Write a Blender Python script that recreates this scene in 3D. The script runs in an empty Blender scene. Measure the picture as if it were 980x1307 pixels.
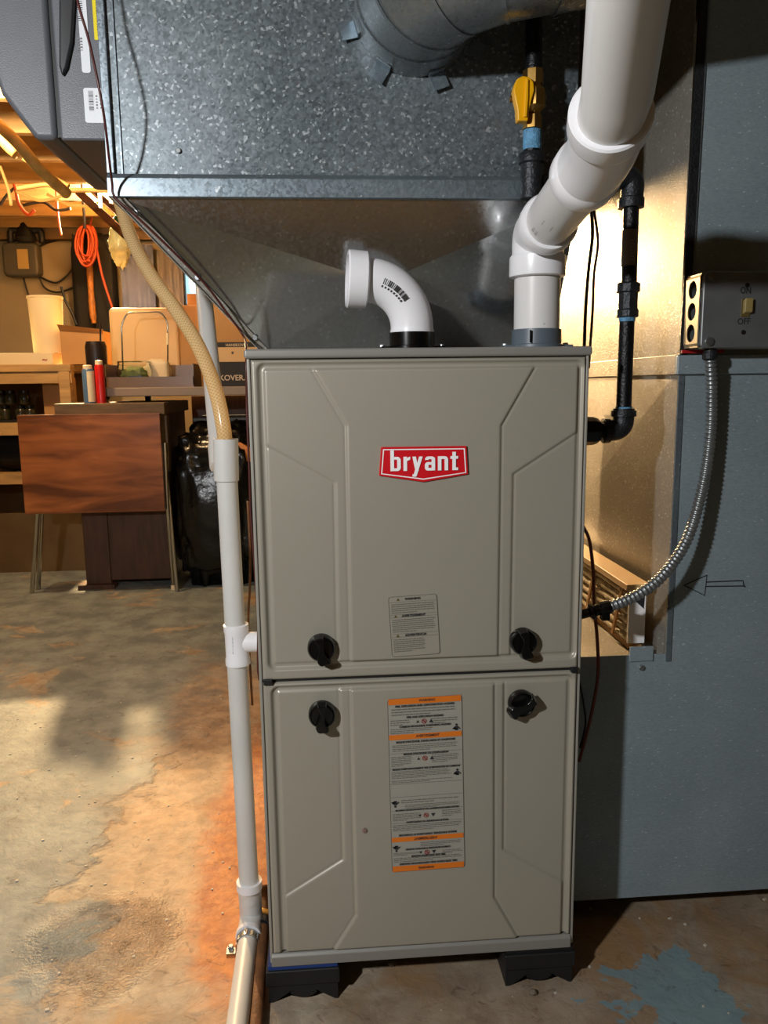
import bpy, math, random
import numpy as np
from mathutils import Vector, Matrix, noise
random.seed(7)
SC = bpy.context.scene
COL = SC.collection
# ------------------------------------------------------------------ camera, light, exposure
FOC = 1000.0
CP = Vector((-0.12735, -1.01934, 0.88322)); PITCH, YAW, ROLL = 0.16067, 0.07575, -0.01266
def _axes():
    f = Vector((math.sin(YAW)*math.cos(PITCH), math.cos(YAW)*math.cos(PITCH), -math.sin(PITCH)))
    rt = Vector((math.cos(YAW), -math.sin(YAW), 0)); up = rt.cross(f)
    return rt*math.cos(ROLL)+up*math.sin(ROLL), -rt*math.sin(ROLL)+up*math.cos(ROLL), f
AX, AY, AF = _axes()
cam = bpy.data.cameras.new('camera'); camo = bpy.data.objects.new('camera', cam); COL.objects.link(camo)
M = Matrix((AX, AY, -AF)).transposed().to_4x4(); M.translation = CP; camo.matrix_world = M
cam.sensor_fit = 'VERTICAL'; cam.sensor_height = 36; cam.lens = FOC/1307*36; cam.clip_start = .02
SC.camera = camo
SC.view_settings.view_transform = 'Standard'; SC.view_settings.look = 'None'
SC.view_settings.gamma = 1; SC.view_settings.use_curve_mapping = False
SC.view_settings.exposure = 0.75
w = bpy.data.worlds.new('world'); SC.world = w; w.use_nodes = True
w.node_tree.nodes['Background'].inputs[0].default_value = (.42, .68, .85, 1)
w.node_tree.nodes['Background'].inputs[1].default_value = 1.1
def lamp(name, loc, watts, col, r=.03):
    l = bpy.data.lights.new(name, 'POINT'); l.energy = watts; l.color = col; l.shadow_soft_size = r
    o = bpy.data.objects.new(name, l); o.location = loc; COL.objects.link(o); return o
def spot(name, loc, aim, watts, col, deg, blend=.3, r=.03):
    l = bpy.data.lights.new(name, 'SPOT'); l.energy = watts; l.color = col; l.shadow_soft_size = r; l.spot_size = math.radians(deg); l.spot_blend = blend
    o = bpy.data.objects.new(name, l); o.location = loc; COL.objects.link(o)
    o.rotation_euler = (Vector(aim)-Vector(loc)).to_track_quat('-Z', 'Y').to_euler(); return o
WARM = (1, .70, .38)
spot('work_light', (-.95, -1.20, 1.29), (.12, .05, .78), 50, (.98, .99, 1), 108, .35, .035)
spot('bench_clamp_lamp', (-1.44, 4.02, 1.95), (-.45, .2, .1), 540, (1, .66, .32), 84, .5, .035)
lamp('bulb_workbench', (-1.30, 3.62, 2.0), 26, WARM, .04)
lamp('bulb_middle', (-1.4, 2.0, 1.92), 34, WARM, .03)
spot('unseen_duct_spot', (.14, 2.0, 1.34), (.42, .15, .60), 150, (1, .66, .33), 52, .3)  # unseen spot added behind the furnace, coned to light the return duct side

# ------------------------------------------------------------------ helpers
def ray(x, y): return AX*((x-490)/FOC)+AY*((653.5-y)/FOC)+AF
def at(x, y, Y):
    d = ray(x, y); return CP+d*((Y-CP.y)/d.y)
def atD(x, y, D): return CP+ray(x, y)*D
def fl(x, y, z=0):
    d = ray(x, y); return CP+d*((z-CP.z)/d.z)
def lin(h):
    if isinstance(h, tuple): return h
    r = []
    for i in (0, 2, 4):
        c = int(h[i:i+2], 16)/255; r.append(c/12.92 if c <= .04045 else ((c+.055)/1.055)**2.4)
    return tuple(r)
def wloc(p):
    v = Vector((0, 0, 0))
    while p is not None: v += p.location; p = p.parent
    return v
def mkobj(name, verts, faces, mat, parent=None, smooth=False, uvs=None, mats=None, fm=None, origin=None):
    V = [Vector(v) for v in verts]
    if parent is not None: off = wloc(parent)
    elif origin is not None: off = Vector(origin)
    else:
        xs = [v.x for v in V]; ys = [v.y for v in V]; zs = [v.z for v in V]
        off = Vector(((min(xs)+max(xs))/2, (min(ys)+max(ys))/2, min(zs)))
    me = bpy.data.meshes.new(name); me.from_pydata([v-off for v in V], [], faces)
    for m in (mats or [mat]): me.materials.append(m)
    if fm: me.polygons.foreach_set('material_index', fm)
    if smooth is True: me.polygons.foreach_set('use_smooth', [True]*len(me.polygons))
    if uvs:
        ul = me.uv_layers.new(name='UVMap'); li = 0
        for p in me.polygons:
            for k in p.loop_indices: ul.data[k].uv = uvs[me.loops[k].vertex_index]
    me.update()
    if smooth == 'auto':
        me.polygons.foreach_set('use_smooth', [True]*len(me.polygons)); me.set_sharp_from_angle(angle=math.radians(38))
    o = bpy.data.objects.new(name, me); COL.objects.link(o)
    if parent is not None: o.parent = parent
    else: o.location = off
    return o
class MB:
    def __init__(s): s.v = []; s.f = []; s.uv = []
    def add(s, v, f, uv=None):
        b = len(s.v); s.v += [Vector(x) for x in v]; s.f += [tuple(i+b for i in q) for q in f]
        s.uv += uv if uv else [(0, 0)]*len(v); return s
    def box(s, x0, x1, y0, y1, z0, z1, rot=0, piv=None):
        v = [Vector((x, y, z)) for z in (z0, z1) for y in (y0, y1) for x in (x0, x1)]
        if rot:
            R = Matrix.Rotation(rot, 3, 'Z'); p = Vector(piv or ((x0+x1)/2, (y0+y1)/2, 0)); v = [R@(q-p)+p for q in v]
        return s.add(v, [(0, 2, 3, 1), (4, 5, 7, 6), (0, 1, 5, 4), (2, 6, 7, 3), (0, 4, 6, 2), (1, 3, 7, 5)])
    def obox(s, c, ax, ay, az):   # centre and half-axes
        c = Vector(c); ax, ay, az = Vector(ax), Vector(ay), Vector(az)
        v = [c+ax*i+ay*j+az*k for k in (-1, 1) for j in (-1, 1) for i in (-1, 1)]
        return s.add(v, [(0, 2, 3, 1), (4, 5, 7, 6), (0, 1, 5, 4), (2, 6, 7, 3), (0, 4, 6, 2), (1, 3, 7, 5)])
    def tube(s, path, r, n=16, caps=True, sub=0, up=None):
        P = [Vector(p) for p in path]
        if sub: P = smoothpath(P, sub)
        m = len(P); rr = r if isinstance(r, (list, tuple)) else [r]*m
        if len(rr) != m: rr = [rr[min(len(rr)-1, int(round(i*(len(rr)-1)/(m-1))))] for i in range(m)]
        T = []
        for i in range(m):
            t = P[min(i+1, m-1)]-P[max(i-1, 0)]
            if t.length < 1e-9: t = T[-1] if T else Vector((0, 0, 1))
            T.append(t.normalized())
        u = Vector(up) if up else (Vector((0, 0, 1)) if abs(T[0].z) < .9 else Vector((1, 0, 0)))
        u = (u-T[0]*u.dot(T[0])).normalized(); v = []; uv = []; L = 0
        for i in range(m):
            if i: L += (P[i]-P[i-1]).length
            u = (u-T[i]*u.dot(T[i]))
            u = u.normalized() if u.length > 1e-6 else T[i].orthogonal().normalized()
            b = T[i].cross(u)
            for k in range(n):
                a = 2*math.pi*k/n; v.append(P[i]+(u*math.cos(a)+b*math.sin(a))*rr[i]); uv.append((k/n, L))
        f = [(i*n+k, i*n+(k+1) % n, (i+1)*n+(k+1) % n, (i+1)*n+k) for i in range(m-1) for k in range(n)]
        if caps: f += [tuple(range(n-1, -1, -1)), tuple((m-1)*n+k for k in range(n))]
        return s.add(v, f, uv)
    def lathe(s, o, axis, prof, n=24, caps=True):   # prof: list of (r, h) along axis
        o = Vector(o); a = Vector(axis).normalized(); u = a.orthogonal().normalized(); b = a.cross(u)
        v = [o+a*h+(u*math.cos(2*math.pi*k/n)+b*math.sin(2*math.pi*k/n))*max(r, 1e-5) for r, h in prof for k in range(n)]
        m = len(prof); f = [(i*n+k, i*n+(k+1) % n, (i+1)*n+(k+1) % n, (i+1)*n+k) for i in range(m-1) for k in range(n)]
        if caps: f += [tuple(range(n-1, -1, -1)), tuple((m-1)*n+k for k in range(n))]
        return s.add(v, f)
    def prism(s, poly, d):        # poly list of 3D points, extruded by vector d
        n = len(poly); P = [Vector(p) for p in poly]; d = Vector(d)
        v = P+[p+d for p in P]
        return s.add(v, [tuple(range(n)), tuple(range(2*n-1, n-1, -1))]+[(i, i+n, (i+1) % n+n, (i+1) % n) for i in range(n)])
    def build(s, name, mat, parent=None, smooth=False, bevel=0, seg=2, weld=False, **k):
        o = mkobj(name, s.v, s.f, mat, parent, smooth, s.uv, **k)
        import bmesh
        bm = bmesh.new(); bm.from_mesh(o.data)
        if weld: bmesh.ops.remove_doubles(bm, verts=bm.verts, dist=1e-5)
        bmesh.ops.recalc_face_normals(bm, faces=bm.faces); bm.to_mesh(o.data); bm.free()
        if bevel:
            b = o.modifiers.new('bevel', 'BEVEL'); b.width = bevel; b.segments = seg; b.limit_method = 'ANGLE'; b.angle_limit = .6
            o.data.polygons.foreach_set('use_smooth', [True]*len(o.data.polygons))
            o.modifiers.new('wn', 'WEIGHTED_NORMAL').keep_sharp = True
        return o
def smoothpath(P, sub):
    Q = []; n = len(P)
    for i in range(n-1):
        a, b, c, d = P[max(i-1, 0)], P[i], P[i+1], P[min(i+2, n-1)]
        for k in range(sub):
            t = k/sub; t2 = t*t; t3 = t2*t
            Q.append(.5*((2*b)+(c-a)*t+(2*a-5*b+4*c-d)*t2+(3*b-a-3*c+d)*t3))
    Q.append(P[-1]); return Q
def fillet(P, r, n=8):            # polyline with rounded corners
    P = [Vector(p) for p in P]; Q = [P[0]]
    for i in range(1, len(P)-1):
        a = (P[i-1]-P[i]); b = (P[i+1]-P[i]); d = min(r, a.length*.49, b.length*.49)
        p0 = P[i]+a.normalized()*d; p2 = P[i]+b.normalized()*d
        for k in range(n+1):
            t = k/n; Q.append(p0*(1-t)**2+P[i]*2*t*(1-t)+p2*t*t)
    Q.append(P[-1]); return Q
def rrect(x0, x1, z0, z1, r, n=5):
    out = []
    for cx, cz, a0 in ((x1-r, z1-r, 0), (x0+r, z1-r, 90), (x0+r, z0+r, 180), (x1-r, z0+r, 270)):
        for k in range(n+1):
            a = math.radians(a0+90*k/n); out.append((cx+r*math.cos(a), cz+r*math.sin(a)))
    return out
def thing(name, label, cat, loc, group=None):
    o = bpy.data.objects.new(name, None); o.empty_display_size = .05; o.location = loc; COL.objects.link(o); return tag(o, label, cat, group)
def tag(o, label, cat, group=None):
    o['label'] = label; o['category'] = cat
    if group: o['group'] = group
    return o
def struct(o): o['kind'] = 'structure'; return o
def stuff(o): o['kind'] = 'stuff'; return o
def lab(o, l): o['label'] = l; return o
def text(name, s, mat, parent, org, xd, ud, size, bold=0, xs=1, depth=.0004, align='CENTER', space=1):
    c = bpy.data.curves.new('t', 'FONT'); c.body = s; c.size = size; c.offset = bold; c.extrude = depth/2; c.align_x = align; c.align_y = 'CENTER'; c.space_character = space
    c.resolution_u = 3
    t = bpy.data.objects.new('t', c); COL.objects.link(t); bpy.context.view_layer.update()
    me = bpy.data.meshes.new_from_object(t.evaluated_get(bpy.context.evaluated_depsgraph_get()))
    bpy.data.objects.remove(t); xd = Vector(xd).normalized(); ud = Vector(ud).normalized(); nn = xd.cross(ud)
    V = [Vector(org)+xd*v.co.x*xs+ud*v.co.y+nn*(v.co.z) for v in me.vertices]
    F = [tuple(p.vertices) for p in me.polygons]; bpy.data.meshes.remove(me)
    return mkobj(name, V, F, mat, parent)
def dup(o, loc, parent=None, rot=None):
    c = o.copy(); COL.objects.link(c); c.location = loc
    if parent is not None: c.parent = parent
    if rot is not None: c.rotation_euler = rot
    return c
def blob(name, c, rad, mat, parent=None, amp=.15, sc=2, seg=24, rings=14, seed=0, box=0):
    c = Vector(c); v = []; f = []
    for i in range(rings+1):
        th = math.pi*i/rings
        for k in range(seg):
            ph = 2*math.pi*k/seg; d = Vector((math.sin(th)*math.cos(ph), math.sin(th)*math.sin(ph), math.cos(th)))
            e = Vector([abs(q)**(1-box)*(1 if q > 0 else -1) if q else 0 for q in d]) if box else d
            g = 1+amp*noise.fractal(d*sc+Vector((seed*7.3, seed, 0)), .8, 2.2, 4)
            v.append(c+Vector((e.x*rad[0], e.y*rad[1], e.z*rad[2]))*g)
    for i in range(rings):
        for k in range(seg): f.append((i*seg+k, (i+1)*seg+k, (i+1)*seg+(k+1) % seg, i*seg+(k+1) % seg))
    return mkobj(name, v, f, mat, parent, True)

# ------------------------------------------------------------------ materials
MATS = {}
def mat(name, col, rough=.5, metal=0, var=0, vs=8, bump=0, bs=60, trans=0, spec=.5, alpha=1, emit=None, es=0, coat=0, detail=4, stretch=None, col2=None):
    m = bpy.data.materials.new(name); m.use_nodes = True; n = m.node_tree.nodes; L = m.node_tree.links; b = n['Principled BSDF']
    c = lin(col); b.inputs['Base Color'].default_value = (*c, 1); b.inputs['Roughness'].default_value = rough; b.inputs['Metallic'].default_value = metal
    b.inputs['Transmission Weight'].default_value = trans; b.inputs['Specular IOR Level'].default_value = spec; b.inputs['Alpha'].default_value = alpha
    b.inputs['Coat Weight'].default_value = coat
    if emit: b.inputs['Emission Color'].default_value = (*lin(emit), 1); b.inputs['Emission Strength'].default_value = es
    g = n.new('ShaderNodeNewGeometry'); vec = g.outputs['Position']
    if stretch:
        mp = n.new('ShaderNodeMapping'); mp.inputs['Scale'].default_value = stretch; L.new(vec, mp.inputs[0]); vec = mp.outputs[0]
    if var or col2:
        t = n.new('ShaderNodeTexNoise'); t.inputs['Scale'].default_value = vs; t.inputs['Detail'].default_value = detail; L.new(vec, t.inputs['Vector'])
        r = n.new('ShaderNodeValToRGB'); r.color_ramp.elements[0].position = .3; r.color_ramp.elements[1].position = .7
        c2 = lin(col2) if col2 else tuple(min(1, q*(1+var)) for q in c); c1 = c if col2 else tuple(q*(1-var) for q in c)
        r.color_ramp.elements[0].color = (*c1, 1); r.color_ramp.elements[1].color = (*c2, 1)
        L.new(t.outputs['Fac'], r.inputs[0]); L.new(r.outputs[0], b.inputs['Base Color'])
    if bump:
        t = n.new('ShaderNodeTexNoise'); t.inputs['Scale'].default_value = bs; t.inputs['Detail'].default_value = 4; L.new(vec, t.inputs['Vector'])
        bp = n.new('ShaderNodeBump'); bp.inputs['Strength'].default_value = bump; bp.inputs['Distance'].default_value = .004; L.new(t.outputs['Fac'], bp.inputs['Height']); L.new(bp.outputs[0], b.inputs['Normal'])
    MATS[name] = m; return m
def galv(name, c0, c1, scale=130, rough=.42, metal=.75, fleck=.5, fcol='dfe6e8', bump=.05, smear=None):
    m = bpy.data.materials.new(name); m.use_nodes = True; n = m.node_tree.nodes; L = m.node_tree.links; b = n['Principled BSDF']
    g = n.new('ShaderNodeNewGeometry'); vec = g.outputs['Position']
    if smear:
        mp = n.new('ShaderNodeMapping'); mp.inputs['Scale'].default_value = smear; L.new(vec, mp.inputs[0]); vec = mp.outputs[0]
    wn = n.new('ShaderNodeTexNoise'); wn.inputs['Scale'].default_value = scale*.7; L.new(vec, wn.inputs['Vector'])
    ad = n.new('ShaderNodeVectorMath'); ad.operation = 'MULTIPLY_ADD'; ad.inputs[1].default_value = (1.1/scale,)*3; L.new(wn.outputs['Color'], ad.inputs[0]); L.new(vec, ad.inputs[2])
    v = n.new('ShaderNodeTexVoronoi'); v.inputs['Scale'].default_value = scale; L.new(ad.outputs[0], v.inputs['Vector'])
    sp = n.new('ShaderNodeSeparateColor'); L.new(v.outputs['Color'], sp.inputs[0])
    big = n.new('ShaderNodeTexNoise'); big.inputs['Scale'].default_value = 7; big.inputs['Detail'].default_value = 5; L.new(g.outputs['Position'], big.inputs['Vector'])
    mx = n.new('ShaderNodeMath'); mx.operation = 'MULTIPLY_ADD'; mx.inputs[1].default_value = .6; L.new(sp.outputs[0], mx.inputs[0]); 
    b2 = n.new('ShaderNodeMath'); b2.operation = 'MULTIPLY_ADD'; b2.inputs[1].default_value = 1.4; b2.inputs[2].default_value = -.5; L.new(big.outputs['Fac'], b2.inputs[0]); L.new(b2.outputs[0], mx.inputs[2])
    r = n.new('ShaderNodeValToRGB'); r.color_ramp.elements[0].color = (*lin(c0), 1); r.color_ramp.elements[1].color = (*lin(c1), 1); L.new(mx.outputs[0], r.inputs[0])
    fk = n.new('ShaderNodeMath'); fk.operation = 'GREATER_THAN'; fk.inputs[1].default_value = 1-.16*fleck; L.new(sp.outputs[1], fk.inputs[0])
    fm = n.new('ShaderNodeMath'); fm.operation = 'MULTIPLY'; fm.inputs[1].default_value = .55; L.new(fk.outputs[0], fm.inputs[0])
    mix = n.new('ShaderNodeMix'); mix.data_type = 'RGBA'; L.new(fm.outputs[0], mix.inputs[0]); L.new(r.outputs[0], mix.inputs[6]); mix.inputs[7].default_value = (*lin(fcol), 1)
    L.new(mix.outputs[2], b.inputs['Base Color'])
    rr = n.new('ShaderNodeMapRange'); rr.inputs[3].default_value = rough*.75; rr.inputs[4].default_value = rough*1.2; L.new(sp.outputs[2], rr.inputs[0]); L.new(rr.outputs[0], b.inputs['Roughness'])
    b.inputs['Metallic'].default_value = metal
    bp = n.new('ShaderNodeBump'); bp.inputs['Strength'].default_value = bump; bp.inputs['Distance'].default_value = .002; L.new(sp.outputs[0], bp.inputs['Height']); L.new(bp.outputs[0], b.inputs['Normal'])
    MATS[name] = m; return m
G_BOX = galv('galvanized_spangle', '555e63', '828c91', 300, .44, .6, .4, fcol='c4ccd0')
G_FL = galv('galvanized_flange', '83919a', '8f9ba3', 300, .36, .75, .03, bump=.01)
G_TR = galv('galvanized_smooth', 'b6b8b8', 'c8caca', 300, .16, .97, .12, bump=.012)
G_DUCT = galv('galvanized_return', '82929a', '9aa8ae', 600, .5, .3, .03, bump=.03, smear=(.5, 1, 1.6))
G_SIDE = galv('galvanized_side', '8f8b82', 'a9a499', 420, .42, .45, .15, bump=.4)
G_RND = galv('galvanized_round', '7a8184', '8b9295', 300, .34, .7, .03, bump=.01)
FP = mat('furnace_paint', 'a29d8f', .36, .2, .02, 4, .04, 900)
FPD = mat('furnace_paint_frame', '9c998f', .42, .2)
LID = mat('furnace_lid_paint', '8f8d87', .42, .25)
PVC = mat('pvc_pipe', 'dad9d7', .33, 0, .03, 6)
PVCF = mat('pvc_fitting', 'ebebee', .28, 0, .02, 9)
PVCG = mat('pvc_drain', 'cfcfcb', .38, 0, .04, 12)
GREYC = mat('grey_collar', '59636c', .4)
BLK = mat('black_plastic', '08090a', .2)
BLKM = mat('black_matte', '141516', .55)
IRON = mat('black_iron', '17181a', .38, .5, .2, 60, .3, 300)
IRONF = mat('malleable_fitting', '303235', .42, .6, .25, 80, .4, 260)
BRASS = mat('brass', 'b08a4a', .32, .95, .15, 60)
TAPE = mat('blue_thread_tape', '5d93b8', .6, 0, .3, 120, .6, 400)
YEL = mat('yellow_handle', 'e9a90a', .35)
RED = mat('badge_red', 'cf1420', .35)
WHT = mat('white_print', 'f8f8f8', .45)
INK = mat('black_ink', '26262a', .6)
INKG = mat('grey_fine_print', '66635b', .7)
LBL = mat('silver_label', '9b988d', .4)
LBLW = mat('white_label', 'd6dade', .4)
LBLY = mat('yellow_label', 'e0cb00', .4)
ORG = mat('orange_label_band', 'd8731c', .45)
WIRE = mat('brown_thermostat_wire', '4a1c16', .4)
WIREB = mat('rusty_brown_wire', '6e3524', .45)
CBL = mat('black_cable', '17100e', .45)
STEEL = mat('zinc_screw', 'a8acad', .3, .9, .1, 200)
HUM = mat('humidifier_plastic', '5a5d63', .42, 0, .05, 30, .12, 700)
HUMD = mat('humidifier_dark', '26282a', .4)
KRAFT = mat('kraft_cardboard', 'b68a58', .8, 0, .06, 8)
WOODP = mat('pine_board', 'b89562', .65, 0, .25, 5, .1, 60, stretch=(1, 6, 6))
SUBF = mat('subfloor_boards', 'b5986a', .75, 0, .25, 3, stretch=(1, 5, 1))
DARKW = mat('dark_cabinet_wood', '4e2f1b', .55, 0, .3, 7, stretch=(8, 8, 1))
STAINW = mat('cabinet_top_wood', '6a5338', .6, 0, .25, 8, stretch=(1, 5, 5))
PANELB = mat('brown_panelling', '5f4a2c', .7, 0, .25, 5)
CHROME = mat('chrome_tube', 'b8b3a8', .22, 1)
BAG = mat('black_bin_bag', '0b0b0c', .24, 0, 0, 1, .9, 22)
BLUEPL = mat('blue_black_pad', '1f3a78', .5)
RUSTP = mat('rusty_pipe', '6b4526', .7, .1, .35, 60, .4, 200)
CORD = mat('orange_cord', 'b5461a', .45)
CREAM = mat('cream_plastic', 'dcb882', .45)
WHTP = mat('white_plastic', 'e5d6b4', .45)
TABG = mat('grey_table_edge', '8a7a6b', .5)
WALLM = mat('plaster_wall', '8f8268', .85, 0, .14, 2.2, .5, 14)
WALLD = mat('dark_block_wall', '8b7a60', .9, 0, .2, 3, .5, 14)
BOXG = mat('grey_breaker_box', '4f4c42', .5)
BLACKC = mat('black_cloth', '0d0c0b', .8, 0, .3, 6, .6, 12)
SHEETB = mat('grey_blue_sheet', '6f7ba0', .7, 0, .25, 4)
COPPER = mat('old_copper', '6a4632', .4, .7, .2, 20)
RODM = mat('wood_handle', 'a5682a', .5, 0, .3, 20)
FILT = mat('pleated_filter', 'dacdb4', .85, 0, .18, 60, .6, 220)
BOXS = mat('switch_cover_steel', '7c7f80', .42, .6, .2, 14)
BOXE = mat('switch_box_steel', 'b3a88f', .45, .6, .15, 30)
CONDM = mat('conduit_steel', '8d9294', .35, .75, .15, 60)
IVORY = mat('toggle_ivory', '8b7a4a', .45)
GLS = mat('clear_glass', 'eef4ee', .05, 0, trans=1)
CANB = mat('blue_can', '4f6f94', .35)
CANR = mat('red_can', 'c01512', .35)
CANK = mat('dark_mug', '1b0f0e', .4)
TRAYG = mat('smoky_tray', '6f5a48', .3, 0, alpha=1)
GREENS = mat('green_contents', '7d8a56', .7, 0, .3, 30)
DKGR = mat('dark_jars', '2b2a1c', .25, 0, .4, 20)
INSW = mat('yellow_cable', 'd9b36c', .5)
WINF = mat('window_frame_paint', 'a9a596', .6)
BINM = mat('grey_bin', '5f5a54', .5)
REDT = mat('red_tape', 'a01418', .5)
PLB = mat('plastic_bag', 'b5b58a', .3, 0, .2, 20, .6, 30)
KNEE = mat('label_sticker_dark', '6c5c4e', .5)

def hose_mat():
    # clear vinyl with woven cords
    m = bpy.data.materials.new('braided_vinyl'); m.use_nodes = True; n = m.node_tree.nodes; L = m.node_tree.links; b = n['Principled BSDF']
    uv = n.new('ShaderNodeUVMap'); uv.uv_map = 'UVMap'; sx = n.new('ShaderNodeSeparateXYZ'); L.new(uv.outputs[0], sx.inputs[0])
    outs = []
    for sg in (1, -1):
        a = n.new('ShaderNodeMath'); a.operation = 'MULTIPLY'; a.inputs[1].default_value = 10*sg; L.new(sx.outputs[0], a.inputs[0])
        c = n.new('ShaderNodeMath'); c.operation = 'MULTIPLY_ADD'; c.inputs[1].default_value = 190; L.new(sx.outputs[1], c.inputs[0]); L.new(a.outputs[0], c.inputs[2])
        d = n.new('ShaderNodeMath'); d.operation = 'PINGPONG'; d.inputs[1].default_value = .5; L.new(c.outputs[0], d.inputs[0])
        e = n.new('ShaderNodeMath'); e.operation = 'LESS_THAN'; e.inputs[1].default_value = .12; L.new(d.outputs[0], e.inputs[0]); outs.append(e)
    mx = n.new('ShaderNodeMath'); mx.operation = 'MAXIMUM'; L.new(outs[0].outputs[0], mx.inputs[0]); L.new(outs[1].outputs[0], mx.inputs[1])
    mix = n.new('ShaderNodeMix'); mix.data_type = 'RGBA'; L.new(mx.outputs[0], mix.inputs[0]); mix.inputs[6].default_value = (*lin('e3c080'), 1); mix.inputs[7].default_value = (*lin('f6e2b4'), 1)
    L.new(mix.outputs[2], b.inputs['Base Color']); b.inputs['Roughness'].default_value = .2
    tr = n.new('ShaderNodeBsdfTranslucent'); L.new(mix.outputs[2], tr.inputs[0]); ms = n.new('ShaderNodeMixShader'); ms.inputs[0].default_value = .45
    L.new(b.outputs[0], ms.inputs[1]); L.new(tr.outputs[0], ms.inputs[2]); L.new(ms.outputs[0], n['Material Output'].inputs[0]); return m
HOSE = hose_mat()
def walnut_mat():
    m = bpy.data.materials.new('walnut_laminate'); m.use_nodes = True; n = m.node_tree.nodes; L = m.node_tree.links; b = n['Principled BSDF']
    g = n.new('ShaderNodeNewGeometry'); mp = n.new('ShaderNodeMapping'); mp.inputs['Scale'].default_value = (1.6, 1, 9); L.new(g.outputs['Position'], mp.inputs[0])
    t = n.new('ShaderNodeTexNoise'); t.inputs['Scale'].default_value = 1.6; t.inputs['Detail'].default_value = 8; t.inputs['Distortion'].default_value = .7; L.new(mp.outputs[0], t.inputs['Vector'])
    r = n.new('ShaderNodeValToRGB'); r.color_ramp.elements[0].position = .34; r.color_ramp.elements[1].position = .68
    r.color_ramp.elements[0].color = (*lin('5e3216'), 1); r.color_ramp.elements[1].color = (*lin('b56c38'), 1); L.new(t.outputs['Fac'], r.inputs[0])
    L.new(r.outputs[0], b.inputs['Base Color']); b.inputs['Roughness'].default_value = .35; return m
WALNUT = walnut_mat()
def floor_mat():
    m = bpy.data.materials.new('stained_painted_concrete'); m.use_nodes = True; n = m.node_tree.nodes; L = m.node_tree.links; b = n['Principled BSDF']
    g = n.new('ShaderNodeNewGeometry'); pos = g.outputs['Position']; sep = n.new('ShaderNodeSeparateXYZ'); L.new(pos, sep.inputs[0])
    def nz(s, d=6, dist=0, off=(0, 0, 0), st=(1, 1, 1)):
        mp = n.new('ShaderNodeMapping'); mp.inputs['Location'].default_value = off; mp.inputs['Scale'].default_value = st; L.new(pos, mp.inputs[0])
        t = n.new('ShaderNodeTexNoise'); t.inputs['Scale'].default_value = s; t.inputs['Detail'].default_value = d; t.inputs['Distortion'].default_value = dist; t.inputs['Roughness'].default_value = .62; L.new(mp.outputs[0], t.inputs['Vector']); return t.outputs['Fac']
    def mth(op, a, c, d=None):
        q = n.new('ShaderNodeMath'); q.operation = op; q.use_clamp = False
        for i, k in enumerate((a, c, d)):
            if k is None: continue
            if isinstance(k, (int, float)): q.inputs[i].default_value = k
            else: L.new(k, q.inputs[i])
        return q.outputs[0]
    def rng(a, lo, hi): 
        q = n.new('ShaderNodeMapRange'); q.interpolation_type = 'SMOOTHSTEP'; q.inputs[1].default_value = lo; q.inputs[2].default_value = hi; L.new(a, q.inputs[0]); return q.outputs[0]
    def mixc(f, a, c):
        q = n.new('ShaderNodeMix'); q.data_type = 'RGBA'; L.new(f, q.inputs[0])
        for i, k in ((6, a), (7, c)):
            if isinstance(k, str): q.inputs[i].default_value = (*lin(k), 1)
            else: L.new(k, q.inputs[i])
        return q.outputs[2]
    def blobm(cx, cy, rx, ry, amp=.5, s=4, off=0):
        dx = mth('DIVIDE', mth('SUBTRACT', sep.outputs[0], cx), rx); dy = mth('DIVIDE', mth('SUBTRACT', sep.outputs[1], cy), ry)
        d = mth('SQRT', mth('ADD', mth('MULTIPLY', dx, dx), mth('MULTIPLY', dy, dy)), 0)
        return mth('ADD', mth('SUBTRACT', 1, d), mth('MULTIPLY', mth('SUBTRACT', nz(s, 8, .3, (off, off*2, 0)), .5), amp*2))
    paint = mixc(rng(nz(9, 6), .35, .65), '6d7678', '8f9896')
    conc = mixc(rng(nz(14, 8, .4), .3, .7), '8b7b68', 'b3a691'); conc = mixc(rng(nz(5, 8, .5, (2, 2, 0)), .5, .66), conc, 'a5835c')
    # worn-through region of bare stained concrete (left of the furnace and under it)
    bare = rng(mth('MAXIMUM', blobm(-.30, .42, .32, .75, .95, 5), blobm(.25, .0, .75, .33, .8, 4, 3)), .05, .18)
    c = mixc(bare, paint, conc)
    scat = rng(nz(3.2, 9, .6, (4, 1, 0)), .56, .62); c = mixc(scat, c, conc)
    rust = rng(mth('ADD', blobm(-.40, .75, .30, 1.15, .8, 6, 7), 0), .1, .75)
    c = mixc(mth('MULTIPLY', rust, .65), c, mixc(rng(nz(22, 8), .35, .65), 'a07c58', 'd0a880'))
    rust2 = rng(blobm(-.29, .42, .12, .62, .55, 8, 9), .05, .5)
    c = mixc(mth('MULTIPLY', rust2, .95), c, mixc(rng(nz(30, 8), .35, .65), 'ad5c22', 'cf8038'))
    dark = rng(blobm(.35, -.05, .62, .55, .5, 4, 6), .05, .45); c = mixc(mth('MULTIPLY', dark, .4), c, '6a5036')  # brown front-right tone, with the work light's fall-off put into the colour
    teal = rng(blobm(.36, -.06, .16, .14, 1.3, 9, 2), .35, .42); c = mixc(mth('MULTIPLY', teal, .75), c, '6c8f9a')
    teal2 = rng(blobm(.62, -.06, .1, .12, 1.2, 7, 5), .3, .4); c = mixc(mth('MULTIPLY', teal2, .7), c, '6c8f9a')
    dk = rng(nz(34, 12, 1.2), .58, .68); c = mixc(mth('MULTIPLY', dk, .45), c, '4a3626')
    wh = rng(nz(120, 3), .735, .76); c = mixc(mth('MULTIPLY', wh, .6), c, 'cfc8b8')
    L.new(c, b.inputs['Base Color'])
    wet = rng(blobm(-.50, .16, .15, .16, .5, 9, 4), .05, .5)
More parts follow.
